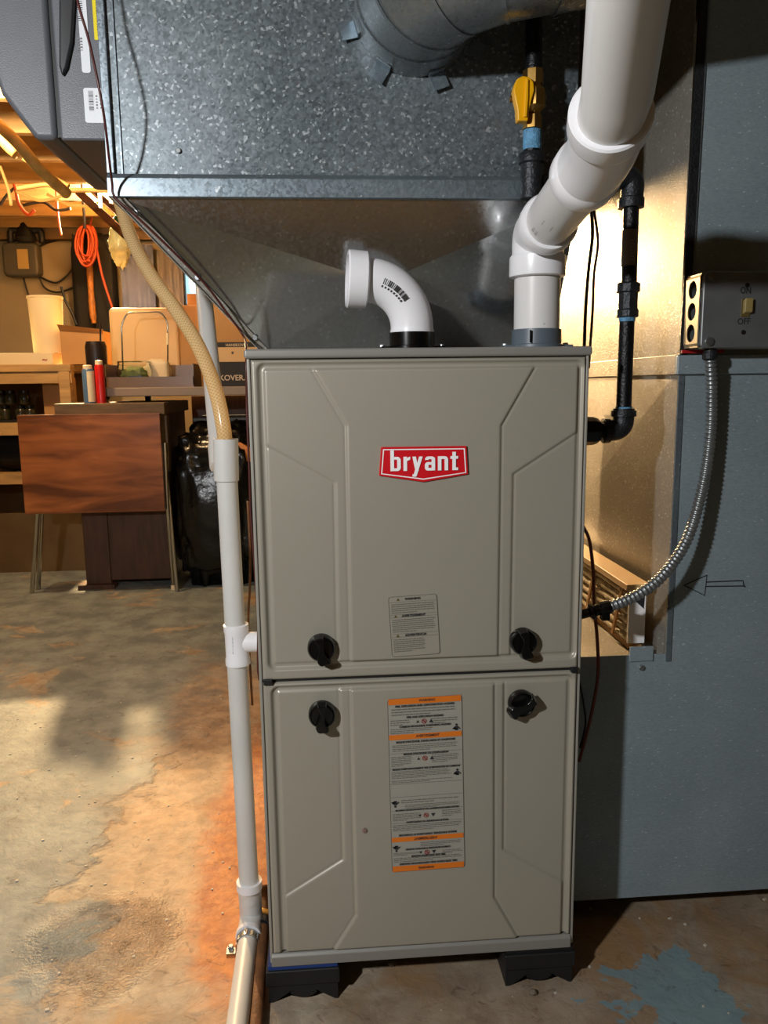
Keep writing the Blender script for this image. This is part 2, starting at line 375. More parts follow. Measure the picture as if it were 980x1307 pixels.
    rg = n.new('ShaderNodeMapRange'); rg.inputs[3].default_value = .62; rg.inputs[4].default_value = .26; L.new(wet, rg.inputs[0]); L.new(rg.outputs[0], b.inputs['Roughness'])
    h = mth('ADD', mth('MULTIPLY', nz(30, 10, .5), .5), mth('MULTIPLY', bare, -.35)); h = mth('ADD', h, mth('MULTIPLY', mth('MULTIPLY', nz(190, 2), wet), 1.1))
    bp = n.new('ShaderNodeBump'); bp.inputs['Strength'].default_value = .8; bp.inputs['Distance'].default_value = .008; L.new(h, bp.inputs['Height']); L.new(bp.outputs[0], b.inputs['Normal'])
    return m
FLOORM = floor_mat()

# ------------------------------------------------------------------ the setting
FLZ = 0.0; CEIL = 2.10; BW = 4.60
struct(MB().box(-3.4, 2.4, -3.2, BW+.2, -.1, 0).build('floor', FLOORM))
struct(MB().box(-3.4, 2.4, -3.2, BW+.2, CEIL, CEIL+.05).build('ceiling', SUBF))
struct(MB().box(-3.5, -3.4, -3.2, BW+.2, 0, CEIL).build('wall_left', WALLM))
struct(MB().box(2.4, 2.5, -3.2, BW+.2, 0, CEIL).build('wall_right', WALLM))
struct(MB().box(-3.4, 2.4, -3.3, -3.2, 0, CEIL).build('wall_front', WALLD))
wx0, wx1, wz0, wz1 = -1.08, -.55, 1.42, 1.70
wb = MB().box(-3.4, wx0, BW, BW+.2, 0, CEIL).box(wx1, 2.4, BW, BW+.2, 0, CEIL).box(wx0, wx1, BW, BW+.2, 0, wz0).box(wx0, wx1, BW, BW+.2, wz1, CEIL).build('wall_back', WALLM); struct(wb)
win = MB().box(wx0, wx0+.03, BW+.03, BW+.08, wz0, wz1).box(wx1-.03, wx1, BW+.03, BW+.08, wz0, wz1).box(wx0+.03, wx1-.03, BW+.03, BW+.08, wz0, wz0+.03).box(wx0+.03, wx1-.03, BW+.03, BW+.08, wz1-.03, wz1).build('window_1', WINF); struct(win)
pane = MB().box(wx0+.03, wx1-.03, BW+.05, BW+.055, wz0+.03, wz1-.03).build('pane', GLS, win)
# joists overhead: run left to right
j0 = None
jm = None
for i, Y in enumerate([-2.8, -2.4, -2.0, -1.6, -1.2, .95, 1.35, 1.75, 2.15, 2.55, 2.95, 3.35, 3.75, 4.15, 4.5]):
    if jm is None:
        j = MB().box(-3.4, 2.4, -.02, .02, 0, .17).build('joist', WOODP, origin=(0, 0, 0)); jm = j
    else: j = dup(jm, (0, 0, 0))
    j.location = (0, Y, CEIL-.17); struct(j)
bs = MB().box(-3.4, -.62, 4.52, 4.6, 1.86, 1.93).build('trim_1', PANELB); struct(bs)

# ------------------------------------------------------------------ furnace
HW = .222; Z0 = .06; Z1 = .93; ZS = .490; FD = .74
def xz(px, py): p = at(px, py, 0); return (p.x, p.z)
fur = thing('furnace', 'tall grey gas furnace with two stamped doors and red badge', 'furnace', (0, FD/2, Z0))
# cabinet: hollow-ish shell
MB().box(-HW+.001, HW-.001, .022, FD, Z0, Z1-.012).build('cabinet', FPD, fur, bevel=.002)
for x_ in (-HW, HW-.004): MB().box(x_, x_+.004, .0, .03, Z0+.004, Z1-.012).build('front_flange', FPD, fur, bevel=.001)
lidm = MB().box(-HW-.003, HW+.003, -.004, FD, Z1-.012, Z1).build('lid', LID, fur, bevel=.0035, seg=3)
rail = MB().prism([(-HW+.002, -.004, Z0), (-HW+.002, .03, Z0), (-HW+.002, .03, Z0+.02), (-HW+.002, .0, Z0+.019), (-HW+.002, -.004, Z0+.015)], (2*HW-.006, 0, 0)).build('bottom_rail', LID, fur, bevel=.0012)
def sdl(a, b):   # signed distance, positive to the right of a->b (in image sense with z up: use normal)
    ax, az = a; bx, bz = b; L_ = math.hypot(bx-ax, bz-az); nx, nz_ = (bz-az)/L_, -(bx-ax)/L_
    return lambda X, Z: (X-ax)*nx+(Z-az)*nz_
def sm(t, w): t = np.clip(t/w*.5+.5, 0, 1); return t*t*(3-2*t)
def door(name, x0, x1, z0, z1, inner, ctr, band, step=.00145):
    nx = int((x1-x0)/step); nzn = int((z1-z0)/step); X, Z = np.meshgrid(np.linspace(x0, x1, nx), np.linspace(z0, z1, nzn))
    ix0, ix1, iz0, iz1 = inner; r = .011
    dx = np.abs(X-(ix0+ix1)/2)-((ix1-ix0)/2-r); dz = np.abs(Z-(iz0+iz1)/2)-((iz1-iz0)/2-r)
    t = -(np.hypot(np.maximum(dx, 0), np.maximum(dz, 0))+np.minimum(np.maximum(dx, dz), 0)-r)
    dc = ctr(X, Z); db = band(X, Z)
    lvl = -.0030+.0020*sm(db, .0017)+.0026*sm(dc, .0017)
    # fine beads along the region edges
    lvl += -.0012*np.exp(-(dc/.0019)**2)-.0012*np.exp(-(db/.0019)**2)
    h = -.0052*sm(t-.0015, .0025)
    g = sm(t-.0088, .0018); h = h*(1-g)+lvl*g
    edge = np.minimum.reduce([X-x0, x1-X, Z-z0, z1-Z]); h = h-.004*(1-sm(edge-.001, .0015))
    yf = -.0035-h
    n = nx*nzn; V = list(map(tuple, np.stack([X.ravel(), yf.ravel(), Z.ravel()], 1)))
    idx = np.arange(n).reshape(nzn, nx); F = np.stack([idx[:-1, :-1].ravel(), idx[:-1, 1:].ravel(), idx[1:, 1:].ravel(), idx[1:, :-1].ravel()], 1)
    # back rim
    ring = list(idx[0, :])+list(idx[1:, -1])+list(idx[-1, -2::-1])+list(idx[-2:0:-1, 0])
    b0 = len(V); V += [(V[i][0], .02, V[i][2]) for i in ring]; m = len(ring)
    F = [tuple(int(q) for q in f) for f in F]+[(int(ring[(k+1) % m]), int(ring[k]), b0+k, b0+(k+1) % m) for k in range(m)]
    return mkobj(name, V, F, FP, fur, True)
P = xz
# upper door lines, left side (a->b directions chosen so that the positive side faces the centre)
A1, A2, A3 = P(397, 468), P(441, 543), P(447, 840)
B1, B2, B3 = P(340, 569), P(427, 616), P(431, 840)
cA = lambda X, Z: np.maximum(-sdl(A1, A2)(X, Z), -sdl(A2, A3)(X, Z))
cB = lambda X, Z: np.maximum(-sdl(B1, B2)(X, Z), -sdl(B2, B3)(X, Z))
a1, a2, a3 = P(683, 466), P(639, 543), P(635, 838)
b1, b2, b3 = P(736, 552), P(655, 605), P(651, 838)
rA = lambda X, Z: np.maximum(sdl(a1, a2)(X, Z), sdl(a2, a3)(X, Z))
rB = lambda X, Z: np.maximum(sdl(b1, b2)(X, Z), sdl(b2, b3)(X, Z))
ti = (P(334, 640)[0], P(741, 640)[0], P(500, 849)[1], P(500, 461)[1])
ud = door('upper_door', -HW+.005, HW-.005, ZS+.0015, Z1-.0135, ti, lambda X, Z: np.minimum(cA(X, Z), rA(X, Z)), lambda X, Z: np.minimum(cB(X, Z), rB(X, Z)))
A1, A2, A3 = P(447, 880), P(454, 1166), P(422, 1216)
B1, B2, B3 = P(433, 880), P(438, 1096), P(362, 1144)
cA2 = lambda X, Z: np.maximum(-sdl(A1_, A2_)(X, Z), -sdl(A2_, A3_)(X, Z))
A1_, A2_, A3_, B1_, B2_, B3_ = A1, A2, A3, B1, B2, B3
cB2 = lambda X, Z: np.maximum(-sdl(B1_, B2_)(X, Z), -sdl(B2_, B3_)(X, Z))
c1, c2, c3 = P(630, 872), P(630, 1143), P(662, 1198)
d1, d2, d3 = P(643, 872), P(642, 1083), P(718, 1124)
rA2 = lambda X, Z: np.maximum(sdl(c1, c2)(X, Z), sdl(c2, c3)(X, Z))
rB2 = lambda X, Z: np.maximum(sdl(d1, d2)(X, Z), sdl(d2, d3)(X, Z))
li = (P(350, 1000)[0], P(728, 1000)[0], P(500, 1217)[1], P(500, 869)[1])
ld = door('lower_door', -HW+.005, HW-.005, Z0+.0205, ZS-.0025, li, lambda X, Z: np.minimum(cA2(X, Z), rA2(X, Z)), lambda X, Z: np.minimum(cB2(X, Z), rB2(X, Z)))
# the seam sits over a black gasket
MB().box(-HW+.003, HW-.003, .002, .022, ZS-.006, ZS+.006).build('door_gasket', BLKM, fur)
for sx, w_ in ((-1, .012), (1, .009)):
    x_ = sx*(HW-.006); MB().box(min(x_, x_-sx*w_), max(x_, x_-sx*w_), -.007, .012, ZS-.004, ZS+.004).build('latch_clip', BLKM, fur, bevel=.0008)
def knob(px, py, ang, door_):
    c = at(px, py, -.0045); k = MB().lathe(c, (0, -1, 0), [(.0185, -.003), (.0185, .006), (.017, .009), (.0155, .0095), (.0145, .0085), (.002, .0085)], 40).build('knob', BLK, door_, smooth='auto')
    R = Matrix.Rotation(ang, 3, 'Y'); out = []
    prof = [(.0205, .0062), (.017, .0068), (.012, .0052), (.006, .0040), (0, .0042), (-.006, .0052), (-.012, .0075), (-.017, .0092), (-.0215, .0085), (-.0235, .006)]
    L_ = [Vector((w__+.0018*math.sin(z*170), 0, z)) for z, w__ in prof]; R_ = [Vector((-w__+.0018*math.sin(z*170), 0, z)) for z, w__ in prof][::-1]
    poly = [c+R@(q)+Vector((0, -.007, 0)) for q in L_+R_]
    g = MB(); n = len(poly); top = [c+R@(q*.86)+Vector((0, -.019, 0)) for q in L_+R_]
    g.add(poly+top, [tuple(range(n, 2*n))]+[(i, (i+1) % n, (i+1) % n+n, i+n) for i in range(n)])
    g.build('grip', BLK, door_, bevel=.0014)
knob(410, 826, math.radians(-12), ud); knob(667, 818, math.radians(-10), ud); knob(411, 911, math.radians(0), ld); knob(665, 897, math.radians(58), ld)
# badge
YB = -.0052
def bpt(px, py, y): p = at(px, py, YB); return Vector((p.x, y, p.z))
def poly2(pts, y, d, nm, m_, par, **k): return MB().prism([bpt(a, b, y) for a, b in pts], (0, d, 0)).build(nm, m_, par, **k)
BP = [(486, 570.5), (595, 569), (597, 605), (540, 615), (483.5, 607)]
badge = poly2(BP, -.0082, .006, 'badge', RED, ud, bevel=.0008)
def inset(pts, k): cx = 540.5; cy = 591; return [(cx+(x-cx)*k[0], cy+(y-cy)*k[1]) for x, y in pts]
o_, i_ = inset(BP, (.955, .87)), inset(BP, (.93, .81))
rb = MB(); n = 5
for i in range(5): rb.add([bpt(*o_[i], -.0085), bpt(*o_[(i+1) % 5], -.0085), bpt(*i_[(i+1) % 5], -.0085), bpt(*i_[i], -.0085)], [(0, 1, 2, 3)])
rb.build('badge_border', WHT, ud)
tdir = (bpt(595, 589.2, 0)-bpt(486, 591, 0)).normalized()
def lettering():
    q = MB(); t = .0047; h = .0036; xh = .0185; asc = .0270; up_ = Vector((0, 0, 1)); org = bpt(541, 590.2, -.0088); tot = [0]
    def P_(x, z): return (x, z)
    polys = []
    def rect(x0, x1, z0, z1): polys.append([(x0, z0), (x1, z0), (x1, z1), (x0, z1)])
    def ring(x0, x1, z0, z1, r, part=None):
        a = rrect(x0, x1, z0, z1, r, 6); b = rrect(x0+t, x1-t, z0+h, z1-h, max(r-h, .0006), 6); n_ = len(a)
        for k in range(n_):
            m_ = (k+1) % n_
            if part and not part((a[k][0]+a[m_][0])/2, (a[k][1]+a[m_][1])/2): continue
            polys.append([a[k], a[m_], b[m_], b[k]])
    x = 0; W = .0135; g_ = .0035
    ring(x, x+W, 0, xh, .0045); rect(x, x+t, 0, asc); x += W+g_                                   # b
    rect(x, x+t, 0, xh); polys.append([(x+t, xh-h-.002), (x+t+.0042, xh-h-.0002), (x+t+.0042, xh+.0002), (x+t, xh-.0016)]); x += t+.0042+g_*.8   # r
    polys.append([(x, xh), (x+t, xh), (x+W*.5+.0016, .0), (x+W*.5-.0030, .0)]); polys.append([(x+W, xh), (x+W-t, xh), (x+W*.5-.0060, -.0075), (x+W*.5-.0014, -.0075)]); rect(x, x+W*.5-.002, -.0078, -.0045); x += W+g_*.8   # y
    rect(x+W-t, x+W, 0, xh-.002); ring(x, x+W, 0, xh*.60, .0038); ring(x, x+W, 0, xh, .0045, lambda a_, b_: b_ > xh*.74); x += W+g_   # a
    rect(x, x+t, 0, xh); ring(x, x+W, -.01, xh, .0045, lambda a_, b_: b_ > xh*.5); rect(x+W-t, x+W, 0, xh*.8); x += W+g_   # n
    rect(x+.002, x+.002+t, 0, asc-.003); rect(x-.0005, x+t+.005, xh-h, xh); rect(x+.002, x+t+.005, 0, h); x += t+.005   # t
    for p in polys:
        c_ = [org+Vector((0, -1.2e-5*len(q.f), 0))+tdir*(a_-x/2)+up_*(b_-xh*.56) for a_, b_ in p]; q.add(c_, [tuple(range(len(c_)))])
    q.build('badge_lettering', WHT, ud)
lettering()
# labels
def label(par, c0, c1, c2, c3, mm, y=YB-.0006, nm='warning_label', r=.004):
    # corners px TL,TR,BR,BL
    p = [bpt(*q, y) for q in (c0, c1, c2, c3)]
    x = (p[1]-p[0]); W_ = x.length; h = (p[3]-p[0]); H_ = h.length
    T = lambda u, v, yy=y: (lambda q: Vector((q.x, yy, q.z)))(p[0]*(1-u)*(1-v)+p[1]*u*(1-v)+p[2]*u*v+p[3]*(1-u)*v)
    pts = [T(a/W_, b/H_) for a, b in rrect(0, W_, 0, H_, r)]
    MB().prism(pts, (0, .0005, 0)).build(nm, mm, par)
    return T, W_, H_, x.normalized()
def outline(T, W_, H_, par, m_, r=.004, w_=.0006):
    a = rrect(0, W_, 0, H_, r); b = rrect(w_, W_-w_, w_, H_-w_, r-w_); q = MB()
    for i in range(len(a)):
        k = (i+1) % len(a); q.add([T(a[i][0]/W_, a[i][1]/H_, YB-.0011), T(a[k][0]/W_, a[k][1]/H_, YB-.0011), T(b[k][0]/W_, b[k][1]/H_, YB-.0011), T(b[i][0]/W_, b[i][1]/H_, YB-.0011)], [(0, 1, 2, 3)])
    q.build('label_outline', m_, par)
def qd(mb, T, u0, u1, v0, v1, yy=YB-.0012): mb.add([T(u0, v0, yy), T(u1, v0, yy), T(u1, v1, yy), T(u0, v1, yy)], [(0, 1, 2, 3)])
def lines(mb, T, v0, v1, n, u0=.05, u1=.95, last=.6):
    for i in range(n):
        v = v0+(v1-v0)*(i+.5)/n; h = (v1-v0)/n*.36; u = u0; e = u1 if i < n-1 else u0+(u1-u0)*last
        e -= random.random()*.05
        while u < e:
            w__ = .02+random.random()*.055; qd(mb, T, u, min(u+w__, e), v-h/2, v+h/2); u += w__+.009
T, W_, H_, xd = label(ud, (495, 762), (557, 757.5), (561.5, 834), (500, 838.5), FP)
outline(T, W_, H_, ud, INKG)
fp = MB(); lines(fp, T, .115, .285, 5); lines(fp, T, .37, .60, 7); lines(fp, T, .70, .93, 7, .05, .72)
for v in (.095, .30, .345, .62, .675): qd(fp, T, .02, .98, v-.002, v+.002)
stuff(fp.build('fine_print', INKG, ud))
def tri(mb, T, u, v, s, W_, H_, flip=1):
    mb.add([T(u-s/W_, v+s*.8/H_*flip, YB-.0013), T(u+s/W_, v+s*.8/H_*flip, YB-.0013), T(u, v-s*.9/H_*flip, YB-.0013)], [(0, 1, 2)])
tm = MB()
for s, v, u in (('WARNING', .05, .50), ('AVERTISSEMENT', .325, .50), ('ADVERTENCIA', .648, .52)):
    text('label_heading', s, INK, ud, T(u, v, YB-.0014), xd, (0, 0, 1), .0042, .00012, 1.05, .0002); tm = MB(); tri(tm, T, u-.30 if len(s) < 9 else u-.37, v, .0021, W_, H_); tm.build('warning_triangle', MATS.get('label_olive') or mat('label_olive', '5c4a14', .6), ud)
# long label on the lower door
T, W_, H_, xd = label(ld, (494, 892), (589, 886), (593, 1106), (500, 1113), LBL); outline(T, W_, H_, ld, INKG)
for v0, v1 in ((0.002, .035), (.203, .232), (.795, .822), (.965, .998)):
    ob = MB(); qd(ob, T, .012, .988, v0, v1, YB-.00125); lab(ob.build('orange_band', ORG, ld), 'orange heading band of the long label')
fp = MB()
for a in ((.055, .10, 3), (.118, .155, 3, .03, .33), (.118, .155, 3, .58, .97), (.168, .200, 3, .03, .6), (.26, .30, 4), (.325, .385, 6, .03, .33), (.325, .375, 5, .58, .97), (.41, .455, 5, .03, .84), (.462, .48, 2, .03, .9),
          (.575, .60, 2, .15, .97), (.605, .63, 3, .2, .97), (.655, .70, 5, .03, .42), (.648, .69, 4, .70, .97), (.72, .76, 4, .03, .97), (.83, .86, 3, .4, .97), (.885, .905, 3, .03, .42), (.885, .91, 3, .70, .97), (.915, .945, 3, .03, .97)): lines(fp, T, *a)
for v in (.31, .395, .485, .56, .64, .712): qd(fp, T, .015, .985, v-.0008, v+.0008)
stuff(fp.build('fine_print', INKG, ld))
def head(s, u, v, sz, flip=False, m_=INK): text('label_heading', s, m_, ld, T(u, v, YB-.0015), xd*(-1 if flip else 1), (0, 0, -1 if flip else 1), sz, .0001, .9, .0002)
head('WARNING', .53, .018, .0052); head('FIRE, EXPLOSION AND ASPHYXIATION HAZARD', .5, .045, .0042); head('FIRE AND EXPLOSION HAZARD', .5, .108, .0040); head('CARBON MONOXIDE POISONING HAZARD', .5, .160, .0040)
head('AVERTISSEMENT', .53, .217, .0050); head("RISQUE D'INCENDIE, D'EXPLOSION ET D'ASPHYXIE", .5, .246, .0040); head("RISQUE D'INCENDIE OU D'EXPLOSION", .5, .316, .0040); head("RISQUE D'EMPOISONNEMENT PAR LE MONOXYDE DE CARBONE", .5, .400, .0036)
head('WARNING', .47, .982, .0052, True); head('FIRE, EXPLOSION AND ASPHYXIATION HAZARD', .5, .953, .0042, True); head('FIRE AND EXPLOSION HAZARD', .5, .91, .0038, True); head('CARBON MONOXIDE POISONING HAZARD', .5, .868, .0036, True)
head('AVERTISSEMENT', .47, .808, .0050, True); head("RISQUE D'INCENDIE, D'EXPLOSION ET D'ASPHYXIE", .5, .782, .0040, True); head("RISQUE D'INCENDIE OU D'EXPLOSION", .5, .708, .0038, True); head("RISQUE D'EMPOISONNEMENT PAR LE MONOXYDE DE CARBONE", .5, .636, .0034, True)
sy = MB(); ry = MB()
for v, f in ((.135, 1), (.345, 1), (.675, -1), (.893, -1)):
    for u, s in ((.40, .0022), (.58, .003)): sy = MB(); tri(sy, T, u, v, s, W_, H_, f); sy.build('fire_symbol', INK, ld)
    c = T(.485, v, YB-.0014); ry = MB(); sy = MB()
    for k in range(16):
        a0, a1_ = 2*math.pi*k/16, 2*math.pi*(k+1)/16; R0, R1 = .0026, .0036
        ry.add([c+Vector((math.cos(a)*r_, 0, math.sin(a)*r_)) for a, r_ in ((a0, R0), (a1_, R0), (a1_, R1), (a0, R1))], [(0, 1, 2, 3)])
    ry.add([c+Vector(q) for q in ((-.0026, 0, .0018), (-.0018, 0, .0026), (.0026, 0, -.0018), (.0018, 0, -.0026))], [(0, 1, 2, 3)])
    sy.add([c+Vector(q)+Vector((0, .0001, 0)) for q in ((-.0012, 0, -.001), (.0016, 0, -.001), (.0004, 0, .0016))], [(0, 1, 2)])
    sy.build('fire_symbol', INK, ld); ry.build('prohibition_sign', MATS.get('print_dark_red') or mat('print_dark_red', '8c1f1a', .6), ld)
for u, v, f in ((.92, .178, 1), (.92, .435, 1), (.07, .60, -1), (.07, .862, -1)):
    c = T(u, v, YB-.0014); sy = MB()
    for k in range(10): a0, a1_ = .628*k, .628*(k+1); sy.add([c+Vector((0, 0, .0030*f)), c+Vector((math.cos(a0)*.0017, 0, .0030*f+math.sin(a0)*.0017)), c+Vector((math.cos(a1_)*.0017, 0, .0030*f+math.sin(a1_)*.0017))], [(0, 1, 2)])
    sy.add([c+Vector(q) for q in ((-.0058, 0, -.0028*f), (-.0018, 0, .001*f), (.0018, 0, .001*f), (.0058, 0, -.0028*f), (.0044, 0, -.0038*f), (.002, 0, -.001*f), (.0024, 0, -.005*f), (-.0024, 0, -.005*f), (-.002, 0, -.001*f), (-.0044, 0, -.0038*f))], [(0, 1, 2, 3, 4, 5), (0, 5, 6, 7, 8), (0, 8, 9)])
    sy.build('person_symbol', INK, ld)
# tiny sight hole and lid screws
MB().lathe(at(465, 1060, YB-.001), (0, -1, 0), [(.0035, -.001), (.0035, .001), (.002, .0015)], 16).build('screw', mat('rose_screw', 'a58d86', .3, .6), ld, smooth='auto')
scr = MB().lathe((0, 0, 0), (0, -1, 0), [(.0065, 0), (.0065, .0012), (.0045, .0015), (.0045, .006), (.0035, .007)], 8).build('screw', STEEL)
SCM = scr.data; bpy.data.objects.remove(scr)
def screw(p, parent, rot=(0, 0, 0), s=1):
    o = bpy.data.objects.new('screw', SCM); COL.objects.link(o); o.parent = parent; o.location = Vector(p)-wloc(parent); o.rotation_euler = rot; o.scale = (s, s, s); return o
for x in (-.205, -.19, .0, .1, .205): screw((x, .02, Z1), lidm, (-math.pi/2, 0, 0), .7) if False else None

# support feet
def foot(x0, x1, label_):
    t = thing('support_block', label_, 'support block', ((x0+x1)/2, .1, 0), 'black plastic blocks under the furnace')
    b = MB().box(x0-.003, x1+.003, -.006, .30, .030, Z0-.006).build('deck', BLKM, t, bevel=.002)
    # arched skirt
    xm = (x0+x1)/2; w_ = x1-x0
    top = .030; pts = [(x0, top), (x0, .0), (x0+.006, .0), (x0+.025, .012), (x0+.036, .018)]
    for k in range(9): a = math.pi*k/8; pts.append((xm-.0*w_-.02*math.cos(a), .016-.010*math.sin(a)))
    pts += [(x1-.036, .018), (x1-.025, .012), (x1-.004, .0), (x1, .0), (x1, top)]
    for nm, y0, d in (('skirt', .0, .004), ('skirt', .286, .004)):
        MB().prism([(a, y0, b_) for a, b_ in pts], (0, d, 0)).build(nm, BLKM, t)
    for xx in (x0, x1-.004): MB().box(xx, xx+.004, .004, .286, 0, .030).build('side_web', BLKM, t)
    for xx in (x0+.2*w_, x0+.5*w_, x0+.78*w_): MB().lathe((xx, .02, .004), (0, 0, 1), [(.011, 0), (.013, .026)], 16).build('socket', BLKM, t, smooth='auto')
    MB().box(x0, x1, -.002, .30, Z0-.006, Z0).build('pad', BLUEPL if x0 < 0 else BLKM, t)
foot(-.226, -.126, 'black plastic support block under the left front corner of furnace')
foot(.122, .222, 'black plastic support block under the right front corner of furnace')

# ------------------------------------------------------------------ supply plenum with transition
PX0, PX1, PY0, PY1 = -.392, .224, .08, .66; PZ = 1.128
ple = thing('supply_plenum', 'galvanized sheet metal plenum box with sloped transition onto the furnace', 'plenum', ((PX0+PX1)/2, .35, Z1))
bx = MB(); bx.box(PX0, PX1, PY0, PY1, PZ+.02, 1.93); bx.build('box_body', G_BOX, ple, bevel=.002)
MB().box(PX0+.012, PX0+.014, PY0-.0025, PY0, PZ+.03, 1.93).build('corner_seam', G_FL, ple)
MB().box(PX0-.006, PX0+.004, PY0-.006, PY0+.03, PZ+.03, 1.93).build('corner_seam', G_FL, ple, bevel=.001)
# bottom flange: folded hem around the box
fg = MB().prism([(PX0-.006, PY0-.010, PZ), (PX0-.006, PY0-.010, PZ+.024), (PX0-.006, PY0-.004, PZ+.030), (PX0-.006, PY0+.02, PZ+.030), (PX0-.006, PY0+.02, PZ)], (PX1-PX0+.012, 0, 0))
fg.build('bottom_flange', G_FL, ple, bevel=.0012)
MB().box(PX0-.006, PX0+.02, PY0+.02, PY1, PZ, PZ+.03).box(PX1-.02, PX1+.006, PY0+.02, PY1, PZ, PZ+.03).build('bottom_flange', G_FL, ple)
MB().box(PX0+.01, PX1+.17, PY1+.002, 1.02, 1.25, 1.93).build('unseen_shade_box', G_BOX, ple)  # unseen box added behind the plenum to shade the upper return duct side
# transition: four cross-broken sheets
TY = .165; TX0, TX1 = -.214, .214; TB = Z1+.001
def sheet(nm, a, b, c, d, m_, crown):
    a, b, c, d = map(Vector, (a, b, c, d)); nn = (b-a).cross(d-a).normalized()
    V = [a, b, c, d, (a+b+c+d)/4+nn*crown]; F = [(0, 1, 4), (1, 2, 4), (2, 3, 4), (3, 0, 4)]
    o = mkobj(nm, V, F, m_, ple); s = o.modifiers.new('s', 'SOLIDIFY'); s.thickness = .001; return o
sheet('front_sheet', (TX0, TY, TB), (TX1, TY, TB), (PX1, PY0, PZ+.002), (PX0, PY0, PZ+.002), G_TR, .016)
sheet('left_sheet', (TX0, .70, TB), (TX0, TY, TB), (PX0, PY0, PZ+.002), (PX0, PY1, PZ+.002), G_TR, .004)
sheet('right_sheet', (TX1, TY, TB), (TX1, .70, TB), (PX1, PY1, PZ+.002), (PX1, PY0, PZ+.002), G_TR, .003)
sheet('rear_sheet', (TX1, .70, TB), (TX0, .70, TB), (PX0, PY1, PZ+.002), (PX1, PY1, PZ+.002), G_TR, .004)
# standing seams along the two front edges
for (a, b), s_ in ((((PX0-.002, PY0-.003, PZ), (TX0-.002, TY-.002, TB+.002)), -1), (((PX1+.001, PY0-.002, PZ), (TX1+.001, TY-.002, TB+.002)), 1)):
    a, b = Vector(a), Vector(b); w_ = Vector((s_*-.014, 0, 0)) if s_ < 0 else Vector((-.004, 0, 0)); q = MB()
    q.prism([a, b, b+w_, a+w_*1.2], (0, -.002, 0)); q.prism([a, b, b+Vector((s_*-.002, 0, 0)), a+Vector((s_*-.002, 0, 0))], (0, -.008, 0)); q.build('seam_flange', G_SIDE if s_ < 0 else G_DUCT, ple)
    for t in ((.12, .52, .93) if s_ < 0 else (.3, .85)): screw(a.lerp(b, t)+Vector((.006*-s_, -.004, 0)), ple, s=.95)
screw(at(228, 198, PY0-.001), ple, s=.8)

# round takeoff on the front of the plenum
rd = thing('round_duct', 'round galvanized duct elbow tabbed to the front of the plenum', 'duct', (.012, .0, 1.355))
c0 = Vector((.004, .079, 1.360)); RR = .079
path = [c0, c0+Vector((0, -.04, 0))]
cs = [c0+Vector((.006, -.075, .002)), c0+Vector((.032, -.115, .006)), c0+Vector((.078, -.142, .012)), c0+Vector((.135, -.150, .020))]
gp = [c0]+[c0+Vector((0, -.045, 0))]+cs+[c0+Vector((.9, -.16, .14))]
full = MB().tube(gp, RR, 48, caps=False, up=(0, 0, 1))
for i in range(len(gp)-1):
    MB().add(full.v[i*48:(i+2)*48], [(k, (k+1) % 48, 48+(k+1) % 48, 48+k) for k in range(48)]).build('gore' if i < len(gp)-2 else 'pipe_run', G_RND, rd, smooth='auto')
    if 0 < i < len(gp)-1:
        ring = full.v[i*48:(i+1)*48]; cc = sum(ring, Vector())/48; tn = (gp[i+1]-gp[i-1]).normalized()*.0022
        MB().add([cc+(p-cc)*1.022+tn*s_ for s_ in (-1, 1) for p in ring], [(k, (k+1) % 48, 48+(k+1) % 48, 48+k) for k in range(48)]).build('crimp_ring', G_RND, rd, smooth='auto')
for ang in (197, 238, 290, 330, 20, 70, 110, 155):
    a = math.radians(ang); r_ = Vector((math.cos(a), 0, math.sin(a))); t_ = Vector((-math.sin(a), 0, math.cos(a)))
    c = c0+r_*(RR+.010)+Vector((0, -.0035, 0)); MB().obox(c+Vector((0, -.0015, 0)), r_*.012+Vector((0, -.0025, 0)), Vector((0, .0008, 0)), t_*.0105).obox(c0+r_*(RR+.001)+Vector((0, -.008, 0)), r_*.001, Vector((0, .008, 0)), t_*.0105).build('tab', G_FL, rd)

# ------------------------------------------------------------------ intake elbow (short, open end)
it = thing('intake_elbow', 'white plastic pipe elbow open to the left on top of furnace', 'pipe elbow', (-.006, .05, Z1))
IX, IY = -.0055, .05
MB().lathe((IX, IY, Z1), (0, 0, 1), [(.034, 0), (.034, .004), (.0305, .005), (.0305, .022), (.026, .022)], 40).build('collar', BLK, it, smooth='auto')
MB().box(IX-.043, IX+.043, IY-.012, IY+.012, Z1, Z1+.004).build('collar_flange', BLK, it, bevel=.001)
for s_ in (-1, 1):
    screw((IX+s_*.04, IY-.002, Z1+.004), it, (-math.pi/2, 0, 0), .9)
e = []
cx, cz, R_ = IX-.062, Z1+.028, .062
for k in range(15): a = math.radians(90*k/14); e.append((cx+R_*math.cos(a), IY-.004*k/14, cz+R_*math.sin(a)))
MB().tube([(IX, IY, Z1+.012)]+e, .0285, 40, up=(1, 0, 0)).build('elbow_body', PVCF, it, smooth='auto')
MB().tube([(IX, IY, Z1+.021), (IX, IY, Z1+.026)], .0292, 40, up=(1, 0, 0)).build('base_ring', PVCF, it, smooth='auto')
ed = (Vector(e[-1])-Vector(e[-2])).normalized(); ep = Vector(e[-1])
MB().lathe(ep-ed*.004, ed, [(.030, 0), (.0365, .003), (.0372, .026), (.0355, .028), (.031, .028), (.031, .010), (.027, .006), (.001, .006)], 44, caps=False).build('hub', PVCF, it, smooth='auto')
MB().lathe(ep+ed*.001, ed, [(.0305, 0), (.0305, .0015)], 30).build('inner_shadow_wall', BLKM, it)
